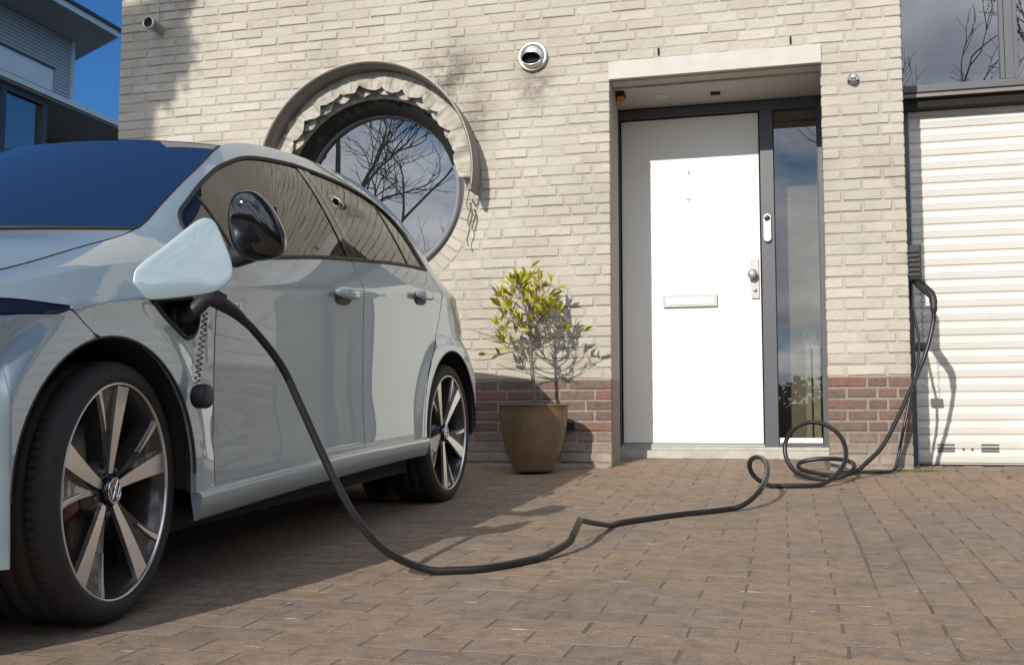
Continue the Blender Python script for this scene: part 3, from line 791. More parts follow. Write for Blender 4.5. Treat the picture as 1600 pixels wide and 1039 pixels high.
# ================================================================== GARAGE
GY = .70
gd = thing('garage_door', 'white ribbed sectional garage door in a dark frame', 'garage door', ((GX0 + GX1) / 2, GY, -.525))
GO = (-(GX0 + GX1) / 2, -GY, .525); gb = lambda mb, n, m, **k: mb.build(n, m, gd, loc=GO, **k)
pz = -.508; P = .0865; x0, x1 = GX0 + .085, GX1 - .085; k = 0
prof = [(0, .009), (.005, .009), (.011, .0), (.040, -.004), (.043, -.001), (.047, -.004), (.078, 0.), (.0825, .006), (.0865, .010)]
pm_ = MB(); pm_.grid([[(x, GY + d, h) for h, d in prof] for x in (x0, x1)], smooth=False, flip=True); pme = pm_.mesh('panel', M['garage'])
while pz < 1.69:
    o = link('panel', pme, gd); o.location = (GO[0], GO[1], GO[2] + pz); pz += P; k += 1
gb(MB().box((x0, GY + .012, -.52), (x1, GY + .05, pz)), 'door_core', M['garage'])
gb(MB().box((x0, GY - .008, -.519), (x1, GY + .012, -.5085)), 'bottom_seal', M['black'])
f_ = MB(); f_.box((GX0 + .004, GY - .02, -.522), (x0 - .004, GY + .06, pz)); f_.box((x1 + .004, GY - .02, -.522), (GX1 - .004, GY + .06, pz))
gb(f_, 'frame', M['anthracite'])
gb(MB().box((x0 - .007, GY - .022, -.52), (x0 - .001, GY + .01, 1.69)), 'guide_strip', M['siding'])
for gx in (1.885, 2.135):
    for dz in (0, .019, .038):
        gb(MB().box((gx, GY - .0085, -.432 + dz), (gx + .10, GY - .002, -.424 + dz)), 'vent_slot', M['anthracite'])
for gx in (2.035, 2.085): gb(MB().lathe([(.001, GY - .009), (.006, GY - .009), (.007, GY - .002)], (gx, 0, -.415), 'Y', 10), 'bolt', M['anthracite'])
gw = thing('upper_window', 'dark framed window above the garage door reflecting bare branches', 'window', ((GX0 + GX1) / 2, .6, 1.74))
HO = (-(GX0 + GX1) / 2, -.6, -1.74); hb_ = lambda mb, n, m, **k: mb.build(n, m, gw, loc=HO, **k)
hb_(MB().box((GX0 + .003, .565, 1.742), (GX1 - .003, .70, 1.762)), 'sill', M['hood'])
hb_(MB().box((GX0 + .003, .575, 1.762), (GX1 - .003, .62, 1.778)), 'sill_gap', M['gap'])
hb_(MB().box((GX0 + .003, .60, 1.684), (GX1 - .003, .74, 1.742)), 'header', M['gap'])
fm = MB(); fm.box((GX0 + .003, .60, 1.779), (GX1 - .003, .66, 1.827)); fm.box((GX0 + .003, .60, 3.2), (GX1 - .003, .66, 3.3))
for a, b in ((GX0 + .003, GX0 + .05), (2.335, 2.385), (3.15, 3.2), (GX1 - .05, GX1 - .003)): fm.box((a, .60, 1.827), (b, .66, 3.2))
hb_(fm, 'frame', M['anthracite'], bevel=.002)
fm2 = MB()
for a, b in ((2.308, 2.334), (2.386, 2.412)): fm2.box((a, .607, 1.83), (b, .645, 3.2))
hb_(fm2, 'sash_bar', M['anthracite'], bevel=.002)
for a, b in ((GX0 + .05, 2.335), (2.385, 3.15), (3.2, GX1 - .05)): hb_(MB().box((a, .635, 1.827), (b, .65, 3.2)), 'pane', M['glass'])
hb_(MB().box((GX0, .70, 1.74), (GX1, .95, 3.3)), 'room_dark', M['gap'])

# ================================================================== LEFT NEIGHBOUR
nb = thing('modern_house', 'blue-white modern house with flat overhanging roof behind the wall corner', 'house', (-20, 10, -.6))
NO = (20, -10, .6); nb_b = lambda mb, n, m, **k: mb.build(n, m, nb, loc=NO, **k)
roof = [(-14.55, -4), (-14.66, 15.9), (-16.8, 17.12), (-30, 17.12), (-30, -4)]
nb_b(MB().prism(roof, 9.0, 9.14, 'Z'), 'roof', M['farwhite'], fix=True)
nb_b(MB().prism([(a + (.0 if a > -20 else 0), b) for a, b in [(-14.50, -4), (-14.6, 15.95), (-16.8, 17.2), (-30, 17.2), (-30, -4)]], 9.142, 9.21, 'Z'), 'roof_edge', M['farframe'], fix=True)
nb_b(MB().prism([(-14.6, -3.9), (-14.72, 15.82), (-16.8, 17.05), (-29, 17.05), (-29, -3.9)], 8.985, 8.997, 'Z'), 'soffit', M['fargrey'], fix=True)
nb_b(MB().box((-29, -4, 7.16), (-15.93, 15.85, 8.98)), 'upper_wall', M['siding'])
sd = MB()
for k in range(22): sd.box((-15.93, -4, 7.16 + k * .083), (-15.895, 15.78, 7.16 + k * .083 + .068))
nb_b(sd, 'siding', M['siding'], kind='stuff')
nb_b(MB().box((-15.94, 15.78, 7.16), (-15.86, 15.9, 8.98)), 'corner_board', M['farwhite'])
nb_b(MB().box((-29, -4, 7.035), (-15.03, 18.6, 7.155)), 'terrace_slab', M['farwhite'])
nb_b(MB().box((-15.12, -4, 7.16), (-15.02, 14.05, 7.66)), 'parapet', M['farwhite'])
nb_b(MB().box((-15.06, -4, 7.662), (-14.98, 14.1, 7.69)), 'parapet_cap', M['farframe'])
nb_b(MB().box((-28.9, -3.9, 7.0), (-15.1, 18.5, 7.033)), 'lower_soffit', M['fargrey'])
nb_b(MB().box((-29, -4, -.6), (-15.45, 14.2, 6.998)), 'lower_wall', M['siding'])
nb_b(MB().box((-29, 14.2, -.6), (-17.6, 18.2, 6.998)), 'rear_wall', M['fargrey'])
yy = 14.15
fr3 = MB()
nb_b(MB().box((-15.44, -3.9, 6.86), (-15.22, 14.2, 6.998)), 'window_head', M['farframe'])
for (ya, yb) in ((12.85, 14.0), (11.75, 12.70), (10.4, 11.6), (9.0, 10.25), (7.6, 8.85)):
    w_ = nb_b(MB().box((-15.44, ya, .3), (-15.30, yb, 6.85)), 'pane', M['glass'])
    nb_b(MB().box((-15.44, yb, .3), (-15.20, yb + .15, 6.85)), 'window_post', M['farframe'])
for (ya, yb) in ((14.7, 15.7), (15.9, 17.0), (17.2, 18.1)):
    nb_b(MB().box((-17.59, ya, 4.5), (-17.5, yb, 6.75)), 'rear_pane', M['glass'])
    nb_b(MB().box((-17.59, ya - .1, 6.75), (-17.45, yb + .1, 6.85)), 'rear_window_frame', M['farframe'])
# ================================================================== POT WITH SMALL TREE
PC = (-.395, -.335); pg = gz(*PC)
pot = thing('plant_pot', 'tan fluted pot half in shadow beside the brick plinth', 'pot', (PC[0], PC[1], pg))
top = -.158 - pg
flute = lambda a, h: 1 + (.010 * math.cos(a * 46) if .06 < h < top - .03 else 0)
prof = [(.001, .012), (.105, .010), (.115, .018), (.118, .03)]
for i in range(1, 11):
    t = i / 10; prof.append((.118 + (.196 - .118) * (math.sin(t * math.pi / 2) ** .85), .03 + (top - .045) * t))
prof += [(.199, top - .012), (.204, top - .006), (.204, top), (.188, top), (.186, top - .03), (.182, top - .045), (.001, top - .05)]
MB().lathe(prof, (0, 0, 0), 'Z', 138, fn=flute).build('body', M['pot'], pot)
MB().lathe([(.187, top - .002), (.187, top - .028)], (0, 0, 0), 'Z', 60).build('inner_lining', M['terracotta'], pot)
G = [[((.183 * i / 10) * math.cos(2 * math.pi * k / 36), (.183 * i / 10) * math.sin(2 * math.pi * k / 36), top - .034 + .008 * mnoise.noise(Vector((i * .7 * math.cos(k / 6), i * .7 * math.sin(k / 6), 2)))) for k in range(37)] for i in range(11)]
MB().grid(G).build('soil', M['soil'], pot)
tree = thing('potted_tree', 'small standard tree with yellow green leaves growing in the tan pot', 'tree', (PC[0] + .01, PC[1], pg + top - .035))
TB = Vector((PC[0] + .01, PC[1], pg + top - .035))
tr_pts = catmull([(0, 0, 0), (-.008, .0, .13), (-.022, .004, .27), (-.030, .0, .43), (-.034, 0, .63)], 5)
trk = MB().tube(tr_pts, [.0125 - .004 * i / len(tr_pts) for i in range(len(tr_pts))], 8)
twig = MB(); tips = []
RT = random.Random(21)
def grow(p, d, L, r, depth):
    pts = [p.copy()]; q = p.copy(); dd = d.copy()
    for i in range(4):
        dd = (dd + Vector((RT.uniform(-.25, .25), RT.uniform(-.25, .25), RT.uniform(-.12, .22)))).normalized(); q = q + dd * L / 4; pts.append(q.copy())
    twig.tube(pts, [r * (1 - .12 * i) for i in range(5)], 5, caps=False)
    if depth == 0: tips.append((pts[-1], dd)); tips.append((pts[-2], dd)); return
    for i in range(RT.choice([2, 3])):
        nd = (dd + Vector((RT.uniform(-.9, .9), RT.uniform(-.9, .9), RT.uniform(-.35, .5)))).normalized()
        grow(pts[RT.choice([2, 3, 4])], nd, L * RT.uniform(.55, .8), r * .62, depth - 1)
for i in range(24):
    a = i * 2.4 + RT.uniform(-.3, .3); t = i / 24
    base = Vector(tr_pts[int(len(tr_pts) * (.70 + .29 * t)) - 1])
    el = -.05 + 1.15 * t
    grow(base, Vector((math.cos(a) * math.cos(el), math.sin(a) * math.cos(el) * .8, math.sin(el))), .15 - .02 * t, .0042, 2)
# long low shoots to the left
for d, L in ((Vector((-1, -.15, .05)), .26), (Vector((-.8, .1, -.35)), .20), (Vector((.95, .0, .25)), .20)): grow(Vector(tr_pts[-8]), d.normalized(), L, .004, 1)
trk.build('trunk', M['bark'], tree); twig.build('twigs', M['bark'], tree)
def leaf_mesh(L, W, rr, name='leaf', mat=None):
    bend = rr.uniform(.08, .28) * L; v = []; N = 5
    for i in range(N + 1):
        t = i / N; w = W * math.sin(math.pi * min(1, t * 1.02) ** .85) * .5 if i < N else .0004
        z = -bend * t * t; v += [(L * t, -w, z + w * .45), (L * t, 0, z), (L * t, w, z + w * .45)]
    f = []
    for i in range(N):
        for k in (0, 1): a = i * 3 + k; f.append((a, a + 3, a + 4, a + 1))
    return MB().add(v, f, True).mesh(name, mat)
lm = [leaf_mesh(RT.uniform(.055, .082), RT.uniform(.019, .027), RT, 'leaf', M['leaf']) for _ in range(6)]
RT.shuffle(tips); nl = 0
print('tips', len(tips)); tips = [tp for tp in tips if (Vector((tp[0].x + .05, tp[0].y)).length < .36)]
for p, d in tips:
    dens = (3 if RT.random() < .75 else 1) if p.z > .57 else (2 if (RT.random() < .30 or p.x < -.17) else 0)
    for k in range(dens):
        if nl >= 298: break
        nd = (d + Vector((RT.uniform(-1, 1), RT.uniform(-1, 1), RT.uniform(-.2, .9)))).normalized()
        o = link('leaf', RT.choice(lm), tree)
        q = nd.to_track_quat('X', 'Z').to_matrix().to_4x4()
        o.matrix_local = Matrix.Translation(p) @ q @ Matrix.Rotation(RT.uniform(-1.2, 1.2), 4, 'X'); nl += 1

# ================================================================== WALL CHARGER AND CABLES
wc = thing('wall_charger', 'black wall charger bracket mounted beside the garage door', 'charger', (GX0 + .006, .10, .52))
def wq(mb, n, m, **k): return mb.build(n, m, wc, loc=(-(GX0 + .006), -.10, -.52), **k)
wq(MB().box((1.698, -.012, .535), (1.765, .16, .735)), 'holder', M['plasticblack'], bevel=.008)
for k in range(6): wq(MB().box((1.694, -.024, .556 + k * .027), (1.752, -.010, .570 + k * .027)), 'rib', M['plasticblack'])
wq(MB().tube(catmull([(1.742, .09, .60), (1.735, .05, .545), (1.745, .02, .52)], 6), .020, 12), 'socket', M['plasticblack'])
pg_ = thing('charging_plug', 'black plug hanging from the charger on the garage side', 'plug', (1.80, -.08, .42))
def pq(mb, n, m, **k): return mb.build(n, m, pg_, loc=(-1.80, .08, -.42), **k)
pq(MB().tube(catmull([(1.735, .06, .545), (1.752, .01, .515), (1.776, -.03, .480), (1.797, -.06, .455), (1.810, -.085, .425), (1.813, -.10, .375), (1.812, -.10, .315)], 5), [.024] * 4 + [.026] * 8 + [.024] * 6 + [.021] * 6 + [.018] * 4 + [.012] * 3, 14), 'handle', M['plasticblack'])
pq(MB().tube([(1.752, -.018, .540), (1.772, -.048, .512)], .009, 8), 'release_button', M['plasticblack'])
pq(MB().lathe([(.001, .03), (.026, .03), (.028, -.02), (.026, -.035), (.001, -.035)], (1.762, .09, .165), 'X', 20), 'dust_cap', M['plasticblack'])
pq(MB().tube([(1.768 + .006 * math.sin(k * .9), .075 + .006 * math.cos(k * .9), .49 - k * .0052) for k in range(58)], .0022, 5), 'coil_cord', M['rubber'])
CAR_FREE = [(-.470, -3.885, .055), (-.420, -3.861, .048), (-.400, -3.820, .038), (-.385, -3.775, .017), (-.360, -3.716, -.029), (-.310, -3.652, -.122), (-.260, -3.615, -.247), (-.210, -3.585, -.372), (-.157, -3.56, -.49), (-.105, -3.53, -.585), (-.05, -3.475, -.660)]
G1 = [(.025, -3.40, -.712), (.102, -3.359, -.726), (.203, -3.295, -.722), (.302, -3.115, -.714), (0.370, -2.930, -0.680), (0.381, -2.860, -0.651), (0.378, -2.760, -0.620), (0.375, -2.700, -0.618), (0.380, -2.600, -0.632), (0.398, -2.450, -0.651), (.416, -2.28, -.666), (.516, -2.118, -.657), (.625, -1.969, -.648), (.744, -1.852, -.641), (.816, -1.76, -.635)]
LA = [(0.867, -1.730, -0.620), (0.912, -1.660, -0.588), (0.946, -1.580, -0.545), (0.960, -1.420, -0.493), (0.946, -1.270, -0.451), (0.910, -1.120, -0.431), (0.871, -1.020, -0.443), (0.856, -0.970, -0.476), (0.866, -0.940, -0.514), (0.898, -0.920, -0.549), ]
BG = [(.960, -.90, -.577), (1.062, -.885, -.580), (1.168, -.85, -.577), (1.252, -.78, -.538), (1.307, -.70, -.470), (1.317, -.62, -.395), (1.286, -.55, -.323), (1.217, -.50, -.274), (1.133, -.47, -.263), (1.059, -.45, -.300), (1.015, -.44, -.372), (1.020, -.46, -.453), (1.066, -.50, -.520), (1.137, -.55, -.548), (1.233, -.58, -.553), (1.312, -.57, -.535), (1.359, -.52, -.500), (1.347, -.42, -.470), (1.265, -.35, -.456), (1.158, -.32, -.460), (1.083, -.33, -.480), (1.090, -.38, -.510), (1.160, -.43, -.528), (1.266, -.48, -.540), (1.363, -.47, -.520)]
UPC = [(1.429, -.42, -.470), (1.508, -.36, -.391), (1.587, -.29, -.256), (1.661, -.22, -.107), (1.729, -.15, .034), (1.775, -.12, .157), (1.807, -.10, .281), (1.812, -.10, .334)]
cable = thing('charging_cable', 'long black charging cable looping over the drive from car to garage', 'cable', (.3, -2.2, -.66))
pts = catmull(CAR_FREE + G1 + LA + BG + UPC, 9)
pts = [Vector((p.x, p.y, max(p.z, gz(p.x, p.y) + .0125))) for p in pts]
MB().tube(pts, .0118, 10).build('sheath', M['rubber'], cable, loc=(-.3, 2.2, .66))
cb2 = thing('supply_cable', 'brownish black cable dropping straight from the charger to the drive', 'cable', (1.6, -.1, -.2))
MB().tube([Vector(p) for p in catmull([(1.715, .13, .55), (1.716, .12, .44), (1.730, .07, .31), (1.742, .03, .20), (1.728, -.02, .076), (1.695, -.05, -.049), (1.663, -.07, -.191), (1.630, -.10, -.331), (1.602, -.13, -.453), (1.578, -.16, -.515), (1.519, -.20, -.528), (1.40, -.23, -.528), (1.30, -.24, -.53)], 8)], .0085, 9).build('sheath', M['rubber'], cb2, loc=(-1.6, .1, .2))

# ================================================================== GROUND COVER, LITTER
RM = random.Random(5)
ms = MB()
def tuft(x, y, n, s, hh):
    for _ in range(n):
        a = RM.uniform(0, 6.28); r = abs(RM.gauss(0, s)); px, py = x + r * math.cos(a), y + r * .5 * math.sin(a)
        z = gz(px, py) - .004; h = RM.uniform(.4, 1) * hh; w = RM.uniform(.002, .004); t = RM.uniform(0, 6.28); lx, ly = RM.uniform(-.6, .6) * h, RM.uniform(-.6, .6) * h
        ms.add([(px - w * math.cos(t), py - w * math.sin(t), z), (px + w * math.cos(t), py + w * math.sin(t), z), (px + lx, py + ly, z + h)], [(0, 1, 2)])
for i in range(60): tuft(RM.uniform(1.40, 1.80), -.045 + RM.gauss(0, .02), 22, .02, .018)
for i in range(34): tuft(RM.uniform(1.1, 1.4), -.25 + RM.gauss(0, .10), 14, .03, .014)
for i in range(26): tuft(RM.choice([.105, .34, .58, .81, 1.04]) + RM.gauss(0, .008), RM.uniform(-.5, .55), 14, .012, .010)
for i in range(26): tuft(RM.uniform(-.1, 1.2), .56 + RM.gauss(0, .02), 12, .02, .012)
for i in range(12): tuft(RM.uniform(-.25, .05), -.05 + RM.gauss(0, .02), 10, .02, .014)
ms.build('moss_and_grass', M['moss'], kind='stuff')
sc_ = MB()
for i in range(260):
    x = RM.uniform(-.9, 2.4); y = RM.uniform(-4.4, .4)
    if inside_wall(x, y): continue
    s = abs(RM.gauss(.002, .0012)) + .0012; z = gz(x, y)
    v = [(x + RM.uniform(.6, 1) * s * math.cos(a) * RM.uniform(1, 1.8), y + s * math.sin(a), z + .0015) for a in (0, 1.3, 2.5, 3.8, 5)] + [(x, y, z + s * .7 + .001)]
    sc_.add(v, [(i_, (i_ + 1) % 5, 5) for i_ in range(5)])
sc_.build('grit', M['mortar'], kind='stuff')
for n_, (x, y, s, lab) in enumerate([(-.06, -.62, .05, 'curled dead leaf lying at the edge of the car shadow'), (.02, -.50, .035, 'small brown leaf fragment near the porch'), (2.14, -.35, .05, 'dry brown leaf in front of the garage door'), (.38, -1.1, .03, 'pale crumpled leaf on the paving before the door'), (1.30, -.98, .03, 'small dead leaf beside the long paving joint')]):
    lm_ = leaf_mesh(s, s * .5, RM, 'dead_leaf', M['deadleaf']); o = link('dead_leaf', lm_); o.location = (x, y, gz(x, y) + .010); o.rotation_euler = (RM.uniform(-.4, .4), RM.uniform(-.2, .3), RM.uniform(0, 6)); o['label'] = lab; o['category'] = 'leaf'

# ================================================================== STREET SIDE (seen in the glass and as shadows, plus one added hedge)
def bare_tree(name, label, x, y, h, seed, spread=.75):
    rt = random.Random(seed); lim = 3.4; z0 = gz(0, y) - .05; t = thing(name, label, 'tree', (x, y, z0)); tm = MB(); cm = MB(); cnt = [0]
    def gr(p, d, L, r, dep):
        cnt[0] += 1; q = p.copy(); dd = d.copy(); pp = [p.copy()]; ns = 5 if dep > 1 else 4
        for i in range(ns):
            dd = (dd + Vector((rt.gauss(0, .13), rt.gauss(0, .13), rt.gauss(.03, .08)))).normalized(); q = q + dd * L / ns; pp.append(q.copy())
        (tm if dep >= 7 else cm).tube(pp, [max(.0024, r * (1 - .45 * i / ns)) for i in range(ns + 1)], 6 if dep > 3 else 4, caps=False)
        if dep == 0 or abs(q.x) > lim: return
        nb_ = rt.choice([2, 3, 3]) if dep > 1 else 3
        for i in range(nb_):
            ax = Vector((rt.gauss(0, 1), rt.gauss(0, 1), rt.gauss(0, .5))); nd = (dd + ax.normalized() * spread * rt.uniform(.6, 1.1)).normalized()
            gr(pp[-1] if i == 0 else pp[rt.randint(2, ns)], nd, L * rt.uniform(.62, .82), r * (.62 if i else .7), dep - 1)
    gr(Vector((0, 0, 0)), Vector((0, 0, 1)), h * .27, h * .009, 7)
    tm.build('trunk', M['bark'], t); cm.build('crown', M['bark'], t)
bare_tree('bare_tree', 'bare branched street tree reflected in the round window', -6.0, -11.6, 9.6, 11, .85)
bare_tree('bare_tree', 'bare street tree reflected in the window above the garage', 4.6, -13.0, 11.5, 4, .72)
pt = thing('evergreen_tree', 'small evergreen whose crown shades the upper left wall corner', 'tree', (-4.75, -6.3, gz(0, -6.3)))
MB().tube([(0, 0, 0), (.02, 0, 2.6), (0, .0, 5.3)], [.07, .05, .02], 8).build('trunk', M['bark'], pt)
fl = MB()
for cx_, cy_, cz_, sr, n in ((.02, 0, 6.42, .17, 260), (.32, 0, 6.62, .13, 200), (.30, 0, 6.3, .16, 240), (.16, 0, 6.12, .17, 260), (-.1, 0, 6.0, .2, 280), (0.0, 0, 5.7, .22, 320), (-.16, 0, 5.45, .25, 320), (.02, 0, 7.1, .15, 160), (-.2, 0, 6.85, .12, 90)):
    for _ in range(int(n * 2.6)):
        p = Vector((cx_ + RM.gauss(0, sr * .45), cy_ + RM.gauss(0, sr * .5), cz_ + RM.gauss(0, sr * .5)))
        a = Vector((RM.gauss(0, 1), RM.gauss(0, 1), RM.gauss(0, 1))).normalized(); b_ = a.orthogonal().normalized(); s = RM.uniform(.035, .065)
        fl.add([p - a * s, p + b_ * s * .5, p + a * s, p - b_ * s * .5], [(0, 1, 2, 3)])
fl.build('crown', M['darkleaf'], pt)
hg = MB()
for _ in range(26000):
    x = RM.uniform(-32, 24); y = -21 + RM.gauss(0, .8); z = gz(0, y) + RM.uniform(0, 1) ** .8 * (1.7 + .5 * mnoise.noise(Vector((x * .3, 0, 0)))); s = RM.uniform(.05, .13)
    a = Vector((RM.gauss(0, 1), RM.gauss(0, 1), RM.gauss(0, 1))).normalized(); b_ = a.orthogonal().normalized()
    p = Vector((x, y, z)); hg.add([p - a * s, p + b_ * s * .6, p + a * s, p - b_ * s * .6], [(0, 1, 2, 3)])
hg.box((-40, -21.8, -1), (30, -20.6, .35)); hg.build('street_hedge', M['darkleaf'], kind='stuff')
hg = MB()  # unseen hedge, added to block sky light from the car's flank
for _ in range(9000):
    y = RM.uniform(-15, -1.2); x = 5.75 + RM.gauss(0, .28); z = gz(0, y) + RM.uniform(0, 1) ** .8 * (2.5 + .4 * mnoise.noise(Vector((y * .4, 3, 0)))); s = RM.uniform(.05, .12)
    a = Vector((RM.gauss(0, 1), RM.gauss(0, 1), RM.gauss(0, 1))).normalized(); b_ = a.orthogonal().normalized()
    p = Vector((x, y, z)); hg.add([p - a * s, p + b_ * s * .6, p + a * s, p - b_ * s * .6], [(0, 1, 2, 3)])
hg.box((5.6, -15, -1), (6.0, -1.2, 1.2)); hg.build('added_shade_hedge', M['darkleaf'], kind='stuff')
def pchip(xs, ys):
    xs=np.array(xs,float); ys=np.array(ys,float); h=np.diff(xs); d=np.diff(ys)/h; m=np.zeros(len(xs))
    m[0]=d[0]; m[-1]=d[-1]
    for i in range(1,len(xs)-1):
        if d[i-1]*d[i]>0:
            w1=2*h[i]+h[i-1]; w2=h[i]+2*h[i-1]; m[i]=(w1+w2)/(w1/d[i-1]+w2/d[i])
    def f(x):
        x=min(max(x,xs[0]),xs[-1]); i=min(int(np.searchsorted(xs,x,side='right')-1),len(xs)-2); i=max(i,0)
        t=(x-xs[i])/h[i]
        return float((2*t**3-3*t*t+1)*ys[i]+(t**3-2*t*t+t)*h[i]*m[i]+(-2*t**3+3*t*t)*ys[i+1]+(t**3-t*t)*h[i]*m[i+1])
    return f
def sstep(a,b,x):
    t=min(max((x-a)/(b-a),0.),1.); return t*t*(3-2*t)
Y0,Y1=-.875,3.385
def kplan(y):
    if y<.05: return max(0.,1-min(1.,(.05-y)/(.05-Y0))**3.3)**(1/3.3)
    if y>2.55: return max(0.,1-min(1.,(y-2.55)/(Y1-2.55))**2.7)**(1/2.7)
    return 1.
zc=pchip([-.88,-.5,-.18,.05,.468,1.407,2.49,3.0,3.4],[.66,.71,.755,.79,.836,.897,.95,.965,.95])
zb=pchip([-.88,-.6,-.3,0,.3,.5,.618,1.42,2.43,2.8,3.1,3.4],[.69,.735,.80,.868,.915,.935,.946,1.022,1.066,1.06,1.035,1.0])
xb_=pchip([-.88,0,.3,.6,1.4,2.4,2.8,3.4],[.80,.83,.838,.842,.845,.828,.80,.78])
zrock=pchip([-.88,-.3,.4,2.25,3.0,3.4],[.20,.20,.262,.30,.30,.34])
AF=(.01,.335,.365); AR=(2.62,.335,.368)
def arch(y):
    z=-1.
    for (a,b,r) in (AF,AR):
        if abs(y-a)<r: z=max(z,b+math.sqrt(r*r-(y-a)**2))
    return z
prof=pchip([.15,.24,.30,.45,.62,.75,.82,.84,.9],[-.06,-.030,-.012,-.018,-.014,-.009,-.003,0,0])
def S(y,z):
    k=kplan(y); c=zc(y); b=zb(y)
    x=.893
    if z<c: x+=prof(min(.9,z*(.84/c)))
    else:
        t=(z-c)/max(b-c,.02); x=x+(xb_(y)-x)*(t**1.12)
    # rear taper higher up
    x-=.075*sstep(2.5,3.1,y)*sstep(.78,1.06,z)
    x*=k
    for (a,bz,r) in (AF,AR):
        d=math.hypot(y-a,z-bz)
        f=1-sstep(r+.055,r+.125,d)
        tgt=.888-.35*max(0,(z-.72))*.5
        if y<a+.1 and a<1: pass
        if f>0 and z<c+.02:
            x=x+(max(tgt,x)-x)*f*(1-sstep(c-.03,c+.02,z))*(1-sstep(.30,.36,abs(y-a)-.06) if (a<1 and y<a) or (a>1 and y>a) else 1)+ .004*f
    return x
def Bp(y): return (S(y,zb(y)),y,zb(y))
xu_=pchip([-.88,-.6,-.183,.1,.384,.6,.8,1.057,1.223,1.5,1.81,2.2,2.51,2.885,3.0,3.1,3.22],
          [.66,.70,.725,.72,.70,.665,.63,.58,.572,.566,.562,.56,.555,.545,.56,.60,.655])
zu_=pchip([-.88,-.6,-.183,.1,.384,.55,.72,.9,1.057,1.223,1.5,1.81,2.2,2.51,2.885,3.0,3.1,3.22],
          [.68,.755,.85,.93,1.014,1.112,1.212,1.307,1.388,1.43,1.460,1.472,1.465,1.432,1.325,1.25,1.15,1.05])
def Up(y):
    k=kplan(y) if y<0 else 1.
    return (xu_(y)*k,y,zu_(y))
def UP(y,v):
    B=Bp(y);U=Up(y); h=math.hypot(B[0]-U[0],B[2]-U[2])
    nz=(B[0]-U[0])/max(h,1e-4); nx=(U[2]-B[2])/max(h,1e-4)
    amt=.105*h*4*v*(1-v)*.5
    if y>.38: amt*= .75+ .6*v*v
    return (B[0]+(U[0]-B[0])*v+nx*amt, y, B[2]+(U[2]-B[2])*v+nz*amt)
W_=pchip([.50,.52,.56,.64,.8,1.0,1.157,1.35,1.565,1.85,2.11,2.3,2.40,2.435,2.452],[.936,1.02,1.075,1.128,1.222,1.315,1.362,1.386,1.400,1.398,1.376,1.326,1.252,1.16,1.066])
def vw(y):
    if y<=.50 or y>=2.452: return 0.
    w=W_(y); lo,hi=0.,1.
    for _ in range(18):
        m=(lo+hi)/2
        if UP(y,m)[2]<w: lo=m
        else: hi=m
    return min(lo,.93)
# ================================================================== CAR
CARO = (-1.355, -4.20, -.777); CSL = math.atan(.054)
car = thing('parked_car', 'pale grey-blue hatchback with open charging flap plugged into a cable', 'car', CARO, rot=(CSL, 0, 0))
carfwd = Matrix.Translation(CARO) @ Matrix.Rotation(CSL, 4, 'X'); carinv = carfwd.inverted()
def side_panel(name, mat, y0f, y1f, zbot, ztop, ys_dist, nt=22, flange=.018, sgn=1, off=0.0, surf=S, hole=None, parent=None, **tags):
    """a body panel that follows the car's flank; y0f,y1f(z) = seams, zbot/ztop(y) = lower and upper edge"""
    P = []
    for s in ys_dist:
        col = []
        for j in range(nt + 1):
            t = j / nt; y = y0f(.6) + s * (y1f(.6) - y0f(.6))
            for _ in range(6):
                z = zbot(y) + t * (ztop(y) - zbot(y)); y = y0f(z) + s * (y1f(z) - y0f(z))
            z = zbot(y) + t * (ztop(y) - zbot(y))
            col.append(((surf(y, z) + off) * sgn, y, z))
        P.append(col)
    mb = MB(); n, m = len(P), nt + 1
    vs = [p for r in P for p in r]; fs = []
    for i in range(n - 1):
        for j in range(m - 1):
            q = (i * m + j, (i + 1) * m + j, (i + 1) * m + j + 1, i * m + j + 1)
            if hole:
                cy = sum(vs[a][1] for a in q) / 4; cz = sum(vs[a][2] for a in q) / 4
                if inpoly(cy, cz, hole): continue
            fs.append(q if sgn > 0 else q[::-1])
    mb.add(vs, fs, True)
    ring = [P[i][0] for i in range(n)] + [P[-1][j] for j in range(1, m)] + [P[i][-1] for i in range(n - 2, -1, -1)] + [P[0][j] for j in range(m - 2, 0, -1)]
    k = len(ring); v2 = ring + [(x - sgn * flange, y, z) for x, y, z in ring]
    mb.add(v2, [(i, (i + 1) % k, k + (i + 1) % k, k + i) if sgn < 0 else (k + i, k + (i + 1) % k, (i + 1) % k, i) for i in range(k)], False)
    return mb.build(name, mat, parent or car, **tags)
def inpoly(x, y, P):
    c = False; n = len(P)
    for i in range(n):
        (x1, y1), (x2, y2) = P[i], P[(i + 1) % n]
        if (y1 > y) != (y2 > y) and x < (x2 - x1) * (y - y1) / (y2 - y1) + x1: c = not c
    return c
def lin(n): return [i / n for i in range(n + 1)]
def arch_dist(y0, y1, a, r, n=26, extra=14):
    s = set()
    for k in range(n + 1):
        y = a + r * math.cos(math.pi * k / n)
        if y0 <= y <= y1: s.add((y - y0) / (y1 - y0))
    for k in range(n * 2):   # very near the vertical ends
        for e in (a + r * (1 - .00015 * k * k), a - r * (1 - .00015 * k * k)):
            if k < 10 and y0 <= e <= y1: s.add((e - y0) / (y1 - y0))
    for k in range(extra + 1): s.add(k / extra)
    for e in (a + r + .0008, a - r - .0008):
        if y0 <= e <= y1: s.add((e - y0) / (y1 - y0))
    return sorted(s)
GAP = .0062
FD = .487                                   # fender / front door seam
seamB = pchip([.2, .5, .9, 1.03], [1.588, 1.583, 1.568, 1.560])
def seamF(z): return FD + .006 * math.sin(z * 2)
def seamR(z):                               # rear edge of the rear door runs round the wheel arch
    return rearseam(z)
